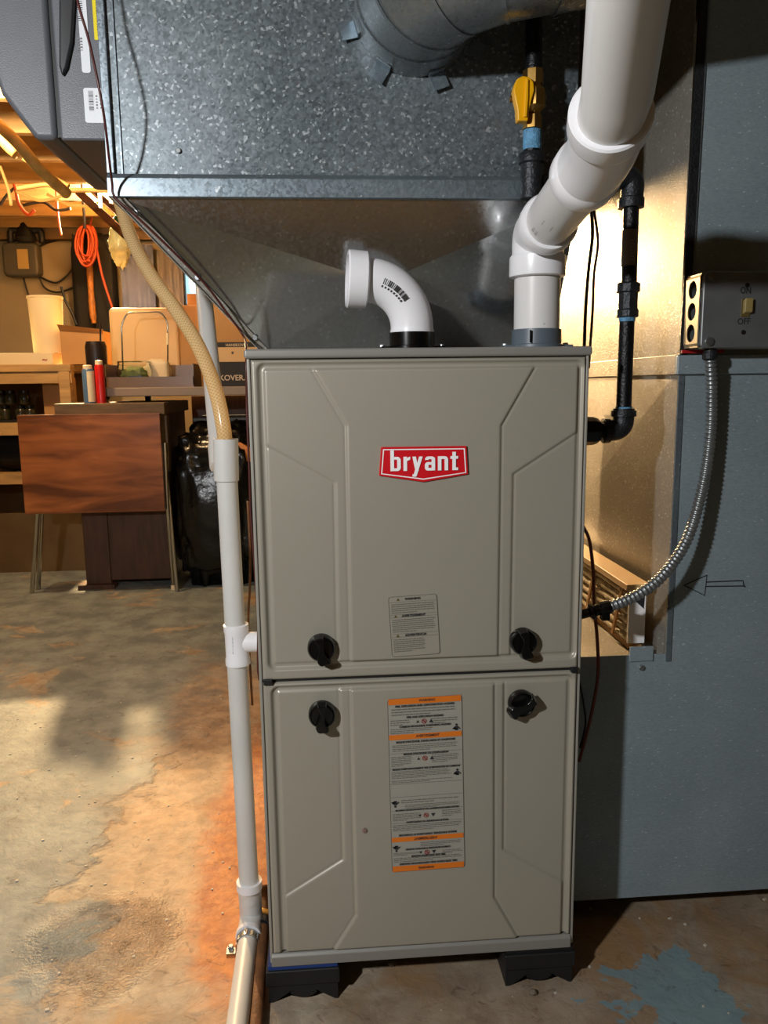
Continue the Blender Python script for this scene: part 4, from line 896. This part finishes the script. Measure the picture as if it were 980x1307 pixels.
# second pipe leaning down from above behind
p_lo = at(281, 590, .24); p_hi = at(256, 330, .62)
p_top = p_hi+(p_hi-p_lo)*.65
sp2 = thing('vent_standpipe', 'grey-white plastic pipe slanting down behind the clear hose', 'pipe', p_lo)
MB().tube([p_lo, p_top], .0150, 24, up=(1, 0, 0)).build('pipe_length', PVCG, sp2, smooth='auto')
dq = (p_top-p_lo).normalized(); MB().lathe(p_lo-dq*.01, dq, [(.0150, 0), (.0172, .001), (.0172, .045), (.0152, .046)], 26).build('coupling', PVCG, sp2, smooth='auto')
# braided hose
hpts = [at(146, 240, .40), at(154, 262, .38), at(168, 305, .33), at(192, 350, .28), at(222, 392, .23), at(252, 440, .19), at(274, 495, .165), at(285, 545, dY), at(289, 585, dY)]
tag(MB().tube(hpts, .0108, 24, sub=12).build('braided_hose', HOSE, smooth=True), 'clear braided hose curving down into the white drain pipe', 'hose')

# ------------------------------------------------------------------ background left: benches and clutter
def pb(x0, y0, x1, y1, Y): a, b = at(x0, y0, Y), at(x1, y1, Y); return min(a.x, b.x), max(a.x, b.x), min(a.z, b.z), max(a.z, b.z)
# grey-topped work table
tz1 = .886; tY0, tY1 = 2.46, 3.10; tx0 = at(131, 500, tY0).x; tx1 = .35
wt = thing('work_table', 'long table with rounded grey plastic top behind the furnace', 'table', ((tx0+tx1)/2, 2.8, 0))
MB().prism([(x, tY0, z) for x, z in rrect(tx0, tx1, tz1-.038, tz1, .014)], (0, tY1-tY0, 0)).build('tabletop', TABG, wt, bevel=.004)
for x in (-.36, tx1-.08):
    for y in (2.55, 3.0): MB().tube([(x, y, 0), (x, y, tz1-.038)], .014, 12, up=(1, 0, 0)).build('leg', IRON, wt, smooth='auto')
MB().box(tx0+.06, tx0+.085, 2.99, 3.015, 0, tz1-.038).build('leg', IRON, wt)
# brown cabinet under it
kx0, kx1, _, _ = pb(97, 515, 224, 750, 2.50); kt = at(150, 514, 2.46).z; kt = min(kt, tz1-.042)
kb = thing('wooden_cabinet', 'dark brown wooden cabinet under the left end of the table', 'cabinet', ((kx0+kx1)/2, 2.7, 0))
MB().box(kx0, kx1, 2.50, 2.98, .03, kt-.05).build('cabinet_body', DARKW, kb, bevel=.004)
MB().box(kx0-.01, kx0+.10, 2.49, 2.51, .0, kt-.05).build('side_stile', DARKW, kb, bevel=.004)
MB().box(kx0-.04, kx0+.12, 2.46, 2.52, .0, .02).build('foot_rail', DARKW, kb)
MB().box(kx0-.055, kx1+.02, 2.38, 2.98, kt-.05, kt).build('cabinet_top', STAINW, kb, bevel=.004)
MB().box(kx1-.11, kx1+.015, 2.44, 2.50, .52, kt-.05).build('apron_panel', STAINW, kb, bevel=.004)
# walnut folding table leaning on edge
fx0, fx1, fz0, fz1 = pb(22, 530, 211, 652, 2.36)
ftb = thing('folding_table', 'walnut laminate table top on edge with thin chrome legs', 'folding table', ((fx0+fx1)/2, 2.36, 0))
MB().box(fx0, fx1, 2.352, 2.372, fz0, fz1).build('tabletop', WALNUT, ftb, bevel=.0015)
def leg(p): MB().tube(p, .0095, 12, sub=3, up=(0, 1, 0)).build('leg', CHROME, ftb, smooth='auto')
lz = lambda px, py, Y: at(px, py, Y)
leg([lz(49, 640, 2.38), fl(41, 756, .004)]); leg([lz(54, 640, 2.40), lz(48, 748, 2.40)*1.0 if False else fl(49, 751, .004)])
leg([lz(210, 565, 2.39), lz(214, 650, 2.39), fl(222, 751, .004)]); leg([lz(212, 600, 2.40), lz(217, 650, 2.40), fl(226, 754, .004)])
for q in (fl(222, 751, .004),): MB().lathe((q.x, q.y, 0), (0, 0, 1), [(.013, 0), (.013, .018), (.010, .02)], 12).build('foot_cap', WHTP, ftb, smooth='auto')
tag(MB().box(-.80, .30, 3.12, 3.16, 0, .84).build('back_board', DARKW), 'dark wooden board standing behind the table and black bag', 'board')
# bin bag
bgx0, bgx1, bgz0, bgz1 = pb(214, 566, 330, 757, 2.45)
bag = blob('bin_bag', ((bgx0+bgx1)/2+.01, 2.62, .345), ((bgx1-bgx0)/2, .22, .345), BAG, None, .11, 3.2, 72, 48, 3, .5); tag(bag, 'crumpled black plastic bag full of rubbish standing on the floor', 'bin bag')
v0 = min(v.co.z for v in bag.data.vertices)
for v in bag.data.vertices:
    if v.co.z < v0+.05: v.co.z = v0
bag.location.z -= bag.location.z+v0
tk = MB().tube([(-.70, 2.6, .66), (-.71, 2.57, .70), (-.67, 2.56, .715), (-.62, 2.58, .70)], [.03, .018, .022, .008], 10, sub=5).build('knot', BAG, bag, smooth=True)
# grey bin and small amber plastic piece under the table
gx0, gx1, gz0, gz1 = pb(250, 533, 330, 600, 2.75)
gb = thing('storage_bin', 'grey plastic storage bin beneath the table behind the black bag', 'storage bin', ((gx0+gx1)/2, 2.9, .0))
MB().prism([(gx0+.02, 2.75, .0), (gx1-.02, 2.75, .0), (gx1, 2.75, gz1-.02), (gx0, 2.75, gz1-.02)], (0, .3, 0)).build('bin_body', BINM, gb, bevel=.008)
MB().box(gx0-.015, gx1+.015, 2.74, 3.06, gz1-.022, gz1).build('bin_rim', BINM, gb, bevel=.006)
a = [at(302, 562, 2.44), at(302, 589, 2.44), at(322, 589, 2.44), at(322, 574, 2.44)]
tag(MB().prism(a, (0, .12, 0)).build('orange_wedge', mat('amber_plastic', 'e0882c', .4), bevel=.003), 'small orange plastic wedge lying on top of the black bag', 'plastic piece')
# left workbench
lY = 2.95
bx0, bx1, bz0, bz1 = pb(-140, 467, 91, 488, lY)
lb = thing('workbench', 'pale wooden workbench with open shelves at the far left', 'workbench', ((bx0+bx1)/2, lY+.3, 0))
MB().box(bx0, bx1, lY, lY+.6, bz1-.035, bz1).build('benchtop', WOODP, lb, bevel=.003)
MB().box(bx0, bx1, lY+.01, lY+.03, at(0, 490, lY).z, bz1-.035).build('apron', WOODP, lb)
px0, px1, _, _ = pb(76, 500, 90, 500, lY); MB().box(px0, px1, lY-.002, lY+.08, 0, bz1-.035).build('post', WOODP, lb, bevel=.003)
MB().box(bx0, bx0+.06, lY, lY+.08, 0, bz1-.035).build('post', WOODP, lb, bevel=.003)
s1 = at(10, 540, lY).z; MB().box(bx0+.06, px0+.02, lY, lY+.58, s1-.06, s1).build('shelf', WOODP, lb)
s2 = at(10, 606, lY).z; MB().box(bx0+.06, px0+.02, lY+.02, lY+.58, s2-.05, s2).build('shelf', WOODP, lb)
MB().box(bx0+.06, px0, lY+.56, lY+.58, .0, bz1-.035).build('back_panel', PANELB, lb)
MB().box(bx0+.06, px1+.25, lY-.1, lY-.08, .0, at(50, 655, lY-.1).z).build('lower_panel', PANELB, lb)
# panel inside right
ix0, ix1, iz0, iz1 = pb(52, 490, 77, 540, lY+.1); tag(MB().box(ix0, ix1, lY+.12, lY+.4, s1, s1+.22).build('brown_box', KRAFT), 'brown cardboard box on the bench shelf right of the dark jars', 'box')
# dark jars on the shelf
jn = 0
jar_spots = [(6, 0), (26, 0), (38, 0), (14, 1), (32, 1), (2, 1)]
crate = tag(MB().box(at(-8, 530, lY+.05).x, at(44, 530, lY+.05).x, lY+.06, lY+.42, s1+.001, s1+.012).build('jar_tray', BLKM), 'black tray under the dark jars on the upper bench shelf', 'tray')
jlabels = ['dark glass jar at the far left on the bench shelf', 'dark glass jar in the middle of the front row on the shelf', 'dark glass jar nearest the brown box on the bench shelf', 'upper dark jar stacked above the middle jar', 'upper dark jar stacked nearest the brown box', 'upper dark jar stacked at the far left edge']
for (px, row), l_ in zip(jar_spots, jlabels):
    x = at(px, 520, lY+.12).x; z = s1+.013+row*.075
    jt = thing('jar', l_, 'jar', (x, lY+.12, z), 'dark jars on the bench shelf')
    MB().lathe((x, lY+.12, z), (0, 0, 1), [(.026, 0), (.028, .004), (.028, .045), (.022, .054)], 16).build('glass', DKGR, jt, smooth='auto')
    MB().lathe((x, lY+.12, z+.054), (0, 0, 1), [(.024, 0), (.024, .014), (.022, .016)], 16).build('lid', BLK, jt, smooth='auto')
bag2 = blob('dark_bag', ((bx0+px0)/2+.12, lY+.28, s2+.101), (.2, .18, .1), BLACKC, None, .12, 2, 28, 18, 5, .3); tag(bag2, 'dark soft bag on the lower shelf of the bench', 'bag')
# white flat box on bench
wbx0, wbx1, wbz0, wbz1 = pb(-30, 453, 68, 467, lY+.02)
wbx = MB().box(wbx0, wbx1, lY+.02, lY+.4, bz1, bz1+(wbz1-wbz0)).build('flat_white_box', WHTP, bevel=.002); tag(wbx, 'low white box lying on the workbench under the cream bin', 'box')
text('red_print', '~', REDT, wbx, at(57, 459, lY+.0195), (1, 0, 0), (0, 0, 1), .04, .001, 1, .0004)
# cream bin (tapered)
cz0 = bz1+(wbz1-wbz0); c0_, c1_, _, cz1 = pb(28, 376, 75, 452, lY+.06)
cb_ = thing('cream_bin', 'tall cream plastic bin standing upright on the low white box', 'bin', ((c0_+c1_)/2, lY+.15, cz0))
MB().lathe(((c0_+c1_)/2, lY+.15, cz0), (0, 0, 1), [(.066, 0), (.070, .003), (.081, cz1-cz0-.01), (.085, cz1-cz0-.01), (.085, cz1-cz0), (.078, cz1-cz0), (.066, .01), (.001, .01)], 28, caps=False).build('bin_wall', WHTP, cb_, smooth='auto')
# open cardboard carton
k0, k1, _, kz1 = pb(76, 420, 134, 462, lY+.05)
kc = thing('open_carton', 'small open cardboard carton between cream bin and dark mug', 'carton', ((k0+k1)/2, lY+.2, bz1))
MB().box(k0, k1, lY+.05, lY+.3, bz1, kz1-.01).build('carton_body', KRAFT, kc)
MB().prism([(k0, lY+.05, kz1-.01), (k1, lY+.05, kz1-.01), (k1+.01, lY+.02, kz1-.005), (k0, lY+.01, kz1+.02)], (0, .002, 0)).build('flap', KRAFT, kc)
MB().box(k0-.01, px1+.12, lY+.03, lY+.35, bz1-.0, bz1+.0) if False else None
# items on the cabinet top / table
kcY = 2.42
def can(px0_, px1_, py0, m_, cap, label_, nm='spray_can'):
    a, b = at(px0_, py0, kcY), at(px1_, py0, kcY); r_ = (b.x-a.x)/2; x = (a.x+b.x)/2; h = a.z-kt
    t = thing(nm, label_, 'spray can', (x, kcY+.01, kt)); MB().lathe((x, kcY+.01, kt), (0, 0, 1), [(r_, 0), (r_, h*.86), (r_*.8, h*.9)], 20).build('can_body', m_, t, smooth='auto')
    MB().lathe((x, kcY+.01, kt+h*.9), (0, 0, 1), [(r_*.8, 0), (r_*.78, h*.09), (r_*.6, h*.1)], 20).build('cap', cap, t, smooth='auto'); return t, x, r_, h
t, x, r_, h = can(103, 118, 466, CANB, WHTP, 'blue and white spray can standing left of the red can')
MB().lathe((x+r_*.32, kcY+.004, kt+.006), (0, 0, 1), [(r_*.8, 0), (r_*.8, h*.8)], 20).build('wrap_label', WHTP, t, smooth='auto')
can(119, 131, 460, CANR, WHTP, 'slim red can standing on the cabinet top')
mx = at(122, 440, 2.62).x; mt = thing('dark_mug', 'dark travel mug with a thin straw behind the red can', 'mug', (mx, 2.62, tz1 if False else kt))
MB().lathe((mx, 2.62, kt), (0, 0, 1), [(.04, 0), (.046, .02), (.046, at(122, 442, 2.62).z-kt), (.040, at(122, 436, 2.62).z-kt)], 20).build('mug_body', CANK, mt, smooth='auto')
MB().tube([(mx+.012, 2.62, kt+.1), at(128, 412, 2.62)], .004, 8).build('straw', CANK, mt)
# beige tote leaning
q0, q1, qz0, qz1 = pb(138, 393, 262, 464, 2.85)
tt = thing('beige_cooler', 'large beige rounded plastic cooler at the back of the table', 'cooler', ((q0+q1)/2, 2.95, tz1))
MB().box(q0, q0+(q1-q0)*.74, 2.84, 3.04, tz1, qz1).build('cooler_body', CREAM, tt, bevel=.02, seg=4)
tag(MB().box(q0+(q1-q0)*.745, q1+.02, 2.83, 3.05, tz1, qz1+.008).build('cardboard_carton', KRAFT, bevel=.002), 'plain cardboard carton between beige cooler and the taller carton', 'carton')
# taller carton right
r_0, r_1, rz0, rz1 = pb(262, 385, 322, 437, 2.80)
c2_ = thing('tall_carton', 'cardboard carton standing on two printed boxes at table right end', 'carton', ((r_0+r_1)/2, 2.9, at(300, 437, 2.72).z))
# stacked boxes on the table: black box, then white/kraft banded box, then carton
n0, n1, _, _ = pb(262, 440, 345, 500, 2.60); z_a = at(300, 461, 2.60).z; z_b = at(300, 437, 2.62).z
bb = thing('black_box', 'black printed box on the table under the banded box', 'box', ((n0+n1)/2, 2.75, tz1))
MB().box(n0, n1, 2.60, 2.90, tz1, z_a-.004).build('box_body', mat('black_card', '1a1614', .6), bb, bevel=.002)
text('box_lettering', 'SKOVER.', mat('box_print', 'c9b8a2', .6), bb, at(294, 482.5, 2.599), (1, 0, 0), (0, 0, 1), .034, .0006, 1, .0006)
b2_ = thing('banded_box', 'cream box with a black lettered band on the black box', 'box', ((n0+n1)/2, 2.76, z_a))
MB().box(n0+.01, n1, 2.62, 2.90, z_a-.003, z_b).build('box_body', mat('cream_card', 'cfae82', .7), b2_, bevel=.002)
zt = at(300, 443, 2.62).z; MB().box(n0+.009, n1+.001, 2.619, 2.90, zt, z_b+.001).build('black_band', mat('black_band', '241c17', .6), b2_)
text('box_lettering', 'HANSKOVER', MATS['box_print'], b2_, at(302, 440.5, 2.6185), (1, 0, 0), (0, 0, 1), .017, .0003, 1, .0004)
text('box_lettering', '*', INK, b2_, at(297, 452, 2.6195), (1, 0, 0), (0, 0, 1), .03, .0006, 1, .0004)
bpy.data.objects.remove(c2_)
q2 = pb(250, 376, 345, 437, 2.66)
tag(MB().box(q2[0], q2[1], 2.66, 2.9, z_b+.002, q2[3]).build('tall_carton', KRAFT, bevel=.002), 'cardboard carton standing on top of the cream banded box', 'carton')
tag(MB().box(at(236, 380, 3.0).x, at(262, 380, 3.0).x, 3.06, 3.09, tz1, at(245, 375, 3.06).z).build('carton_flap_board', KRAFT), 'narrow upright cardboard board behind the plain carton', 'cardboard')
# tray, jar, basket wire
t0, t1, tz_0, tz_1 = pb(133, 465, 248, 496, 2.50)
tr = thing('plastic_tray', 'smoky plastic tray of odds and ends on the table edge', 'tray', ((t0+t1)/2, 2.6, tz1))
th = tz_1-tz1
MB().box(t0, t1, 2.50, 2.72, tz1, tz1+.004).build('tray_base', TRAYG, tr); 
for nm, bxx in (('tray_wall', (t0, t1, 2.716, 2.72, tz1+.004, tz1+th)), ('tray_wall', (t0, t0+.004, 2.50, 2.716, tz1+.004, tz1+th)), ('tray_wall', (t1-.004, t1, 2.50, 2.716, tz1+.004, tz1+th)), ('tray_wall', (t0, t1, 2.50, 2.504, tz1+.004, tz1+th*.45))): MB().box(*bxx).build(nm, TRAYG, tr)
gj = at(172, 480, 2.6); jt = thing('glass_jar', 'clear glass jar of greenish scraps in the plastic tray', 'jar', (gj.x, 2.6, tz1+.004))
MB().lathe((gj.x, 2.6, tz1+.0045), (0, 0, 1), [(.045, 0), (.07, .02), (.078, .06), (.07, .105), (.072, .11), (.069, .11), (.066, .105), (.074, .06), (.066, .022), (.042, .003)], 24).build('glass', GLS, jt, smooth='auto')
blob('contents', (gj.x, 2.6, tz1+.052), (.055, .055, .045), GREENS, jt, .3, 4, 20, 14, 2)
pa = at(195, 462, 2.56); pbg = blob('paper_packet', (pa.x, 2.645, tz1+.064), (.06, .03, .06), mat('packet_white', 'cdbfa4', .6, bump=.4, bs=30), None, .15, 2, 20, 14, 8, .4); tag(pbg, 'crumpled white packet standing in the plastic tray', 'packet')
ba = pb(164, 480, 182, 496, 2.53); tag(MB().box(ba[0], ba[1], 2.53, 2.55, tz1+.005, ba[3]).build('blue_carton', mat('blue_card', '3d5876', .6), bevel=.001), 'small blue box at the front of the plastic tray', 'box')
dk_ = pb(136, 484, 163, 496, 2.52); tag(MB().box(dk_[0], dk_[1], 2.535, 2.575, tz1+.005, dk_[3]).build('dark_case', BLKM, bevel=.003), 'small dark case at the left end of the plastic tray', 'case')
wt0 = pb(181, 483, 246, 496, 2.53); tag(MB().box(wt0[0], wt0[1], 2.53, 2.62, tz1+.005, tz1+.028).build('white_dish', WHTP, bevel=.008), 'long white dish at the right end of the plastic tray', 'dish')
hb = [at(156, 470, 2.58), at(155, 415, 2.58), at(162, 399, 2.58), at(205, 398, 2.58), at(214, 410, 2.58), at(214, 484, 2.58)]
hb[0].z = tz1+.008; hb[-1].z = tz1+.030
tag(MB().tube(fillet(hb, .02, 4), .0035, 8).build('wire_handle', CHROME, smooth=True), 'arched chrome wire handle rising from the plastic tray', 'handle')
MB().tube([at(214, 425, 2.58), at(214, 440, 2.58)], .006, 8).build('sleeve', WHTP, bpy.data.objects['wire_handle'])
# ------------------------------------------------------------------ back wall things
e0_, e1_, ez0, ez1 = pb(8, 312, 57, 355, BW)
eb_ = thing('breaker_box', 'dark grey rounded electrical box on the back wall', 'electrical box', ((e0_+e1_)/2, BW, ez0))
MB().prism([(x, BW, z) for x, z in rrect(e0_, e1_, ez0, ez1, .035)], (0, -.10, 0)).build('box_case', BOXG, eb_, bevel=.02, seg=3)
c = pb(21, 318, 37, 343, BW-.105); MB().box(c[0], c[1], BW-.104, BW-.1005, c[2], c[3]).build('paper_label', mat('beige_card', 'b79a5c', .7), eb_)
for i, pts in enumerate((((30, 355), (36, 376)), ((50, 354), (58, 368), (75, 373), (98, 365)), ((50, 353), (70, 361), (84, 353), (95, 340)), ((35, 322), (60, 310), (75, 305), (80, 290)))):
    cable('power_cable', [at(a, b, BW-.03) for a, b in pts], .006, CBL, ['short grey cable hanging under the electrical box', 'long black cable sagging right from the electrical box', 'upper black cable looping right from the electrical box', 'thin dark cable looped above the electrical box'][i])
bl = thing('lamp_holder', 'black mess of fittings hung on the wall above electrical box', 'fixture', at(35, 312, BW-.06))
p = at(33, 298, BW-.08); MB().lathe(p+Vector((0, 0, -.06)), (0, 0, 1), [(.05, 0), (.07, .03), (.05, .09), (.03, .16), (.06, .2)], 14).build('holder_body', BLKM, bl, smooth='auto')
for s_ in (-1, 1): MB().tube([p, p+Vector((s_*.09, 0, .02)), p+Vector((s_*.10, 0, -.06))], .022, 10, sub=4).build('fitting_arm', BLKM, bl, smooth=True)
o0, o1, oz0, oz1 = pb(90, 300, 152, 450, BW-.12)
bd = blob('black_drape', ((o0+o1)/2, BW-.10, (oz0+oz1)/2-.1), ((o1-o0)/2, .06, (oz1-oz0)/2+.1), BLACKC, None, .08, 3, 40, 40, 4, .75); tag(bd, 'black cloth drape hanging on the back wall behind the orange cord', 'drape')
# blue-grey sheets hanging further right
s0 = pb(152, 318, 200, 420, BW-.1); s1_ = pb(200, 325, 236, 420, BW-.1)
V = []; F = []
def curtain(nm, b, m_, l_):
    V = []; F = []; N = 30
    for i in range(N+1):
        x = b[0]+(b[1]-b[0])*i/N; y = BW-.09+.008*math.sin(i*.7)
        V += [(x, y, b[2]-.3), (x, y, b[3]+.03)]
    for i in range(N): F.append((2*i, 2*i+2, 2*i+3, 2*i+1))
    o = mkobj(nm, V, F, m_, None, True); s = o.modifiers.new('s', 'SOLIDIFY'); s.thickness = .006; tag(o, l_, 'curtain')
curtain('hanging_sheet', s0, SHEETB, 'blue-grey sheet hanging on the back wall beside the black drape'); curtain('hanging_sheet', s1_, mat('taupe_sheet', '7c7a80', .8), 'taupe sheet hanging between blue-grey sheet and the bright window')
# orange cord coil
oc = thing('extension_cord', 'coiled orange extension cord hung from the ceiling by the drape', 'cord', at(112, 345, BW-.3))
for k in range(9):
    cx_ = 110+random.uniform(-4, 4); w_ = random.uniform(6, 13); pts = []
    y_ = BW-.32+random.uniform(-.03, .03); b_ = 335+random.uniform(-8, 5)
    for t in range(24):
        a = 2*math.pi*t/23; pts.append(at(cx_+w_*math.sin(a), (b_+288)/2-(b_-288)/2*math.cos(a), y_))
    MB().tube(pts, .0075, 6).build('cord_loop', CORD, oc, smooth=True)
MB().tube([at(108, 336, BW-.32), at(113, 332, BW-.36), at(118, 337, BW-.32)], .008, 6, sub=4).build('cord_loop', CORD, oc, smooth=True)
MB().tube([at(120, 300, BW-.32), at(130, 350, BW-.32), at(143, 392, BW-.32), at(152, 420, BW-.32)], .008, 6, sub=4).build('cord_tail', CORD, oc, smooth=True)
MB().tube([at(115, 292, BW-.3), at(117, 278, BW-.3), at(116, 262, BW-.3)+Vector((0, 0, .1))], .006, 6).build('cord_tail', CORD, oc, smooth=True)
tag(MB().tube([at(113, 262, BW-.22)+Vector((0, 0, .12)), at(113, 325, BW-.22), at(114, 333, BW-.22), at(116, 370, BW-.22), at(118, 395, BW-.22), at(120, 413, BW-.22)], [.004, .004, .022, .02, .022, .016], 10, sub=6).build('tool_handle', RODM, smooth=True), 'worn orange-brown tool handle hanging below the coiled cord', 'tool handle')
cable('orange_wire', [at(4, 205, 3.4), at(18, 235, 3.4), at(24, 260, 3.4), at(36, 274, 3.4), at(44, 268, 3.4)], .009, CORD, 'orange cord drooping from the ceiling at the far left', 'cord')
cable('orange_wire', [at(72, 250, 3.6)+Vector((0, 0, .15)), at(74, 275, 3.6), at(78, 300, 3.6)], .006, mat('dark_orange_cord', 'a8532c', .5), 'short rust-orange wire hanging near the coiled cord', 'cord')
# hanging plastic bag
hb_ = blob('hanging_bag', at(153, 312, 3.25), (.055, .04, .10), PLB, None, .3, 3, 24, 18, 6); MB().tube([at(153, 298, 3.25), at(150, 285, 3.25)+Vector((0, .08, .42))], .003, 6).build('string', CBL, hb_)
tag(hb_, 'translucent plastic bag hanging from the ceiling left of the hose', 'bag')
blob('green_top', at(150, 288, 3.24), (.025, .025, .05), mat('green_plastic', '3c7a4c', .5), hb_, .2, 3, 14, 10, 1)
# copper pipes
for i, (a, b) in enumerate((((100, 245), (160, 300)), ((120, 245), (166, 285)))):
    cpp = MB().tube([at(*a, 2.9), at(*b, 2.6)], .018-.003*i, 12).build('copper_pipe', COPPER, smooth='auto'); mid_ = (at(*a, 2.9)+at(*b, 2.6))/2; MB().box(mid_.x-.008, mid_.x+.008, mid_.y-.002, mid_.y+.002, mid_.z, 1.95).build('hanger_strap', STEEL, cpp)
    tag(cpp, ['old brown pipe slanting under the joists by the plenum corner', 'thinner brown pipe slanting beside the old brown pipe'][i], 'pipe')
# ceiling cables and insulated pipe
tag(MB().tube([at(-25, 140, 1.9), at(18, 178, 1.9), at(50, 215, 1.95), at(85, 247, 2.1)], .020, 14, sub=6).build('insulated_pipe', mat('insulated_pipe', 'd0a45c', .6, 0, .2, 30, .5, 60), smooth=True), 'yellowish wrapped pipe running under joists beside the humidifier', 'pipe')
tag(MB().tube([at(-5, 168, 2.2), at(10, 186, 2.2), at(22, 197, 2.2)], .022, 14, sub=4).build('insulated_pipe', MATS['insulated_pipe'], smooth=True), 'short wrapped pipe stub at the far left under the joists', 'pipe')
cz = [((30, 202), (60, 222), (88, 238)), ((22, 241), (40, 238), (62, 236), (78, 243), (100, 243), (146, 243)), ((0, 212), (10, 240), (14, 262)), ((20, 244), (50, 256), (80, 250)), ((60, 248), (90, 262), (120, 262))]
cn = ['cream cable crossing diagonally beneath the joists', 'long cream cable running level to the plenum corner', 'pale cable drooping at the far left edge', 'pale cable sagging below the long cream cable', 'pale cable lying along the far joist']
for i, c in enumerate(cz): cable('ceiling_cable', [at(a, b, 2.4+.2*i) for a, b in c], .010 if i < 2 else .007, INSW, cn[i])
for i, c in enumerate((((0, 262), (8, 250), (18, 240)), ((30, 262), (55, 258), (72, 268), (90, 266)), ((104, 225), (107, 270), (108, 292)))):
    cable('dark_cable', [at(a, b, 3.6) for a, b in c], .008, CBL, ['dark cable end at the far left ceiling edge', 'dark cable draped over the joist above electrical box', 'dark cord holding up the orange coil'][i])
cable('black_wall_cord', [at(78, 366, BW-.3), at(84, 385, BW-.3), at(92, 400, BW-.3), at(98, 415, BW-.3)], .008, BLKM, 'dark tool cord hanging behind the small open carton')
# pebbles and flakes on the floor near the furnace
fk = MB()
for k in range(320):
    x = random.uniform(-1.0, .75); y = random.uniform(-.35, 1.2); s_ = random.uniform(.0006, .0022)
    if -.24 < x < .24 and y > -.01: continue
    c = Vector((x, y, s_*.5)); fk.obox(c, (s_*random.uniform(.6, 1.6), s_*.4, 0), (-s_*.4, s_, 0), (0, 0, s_*.5))
o = fk.build('floor_grit', mat('grit', 'bcb5a6', .6)); o['kind'] = 'stuff'; o['label'] = 'pale grit and paint flakes scattered on the floor'; o['category'] = 'grit'
for (px, py, s_) in ((680, 1269, .006), (500, 1232, .007), (371, 925, .004)):
    p = fl(px, py); o = blob('pebble', (p.x, p.y, s_*.6), (s_, s_*.8, s_*.6), mat('pebble', '6f6355', .8), None, .3, 3, 14, 10, px); tag(o, {680: 'dark crumb on floor in front of the right support block', 500: 'pale chip on the floor under the furnace front edge', 371: 'small pebble on the floor left of the drain pipe'}[px], 'pebble')
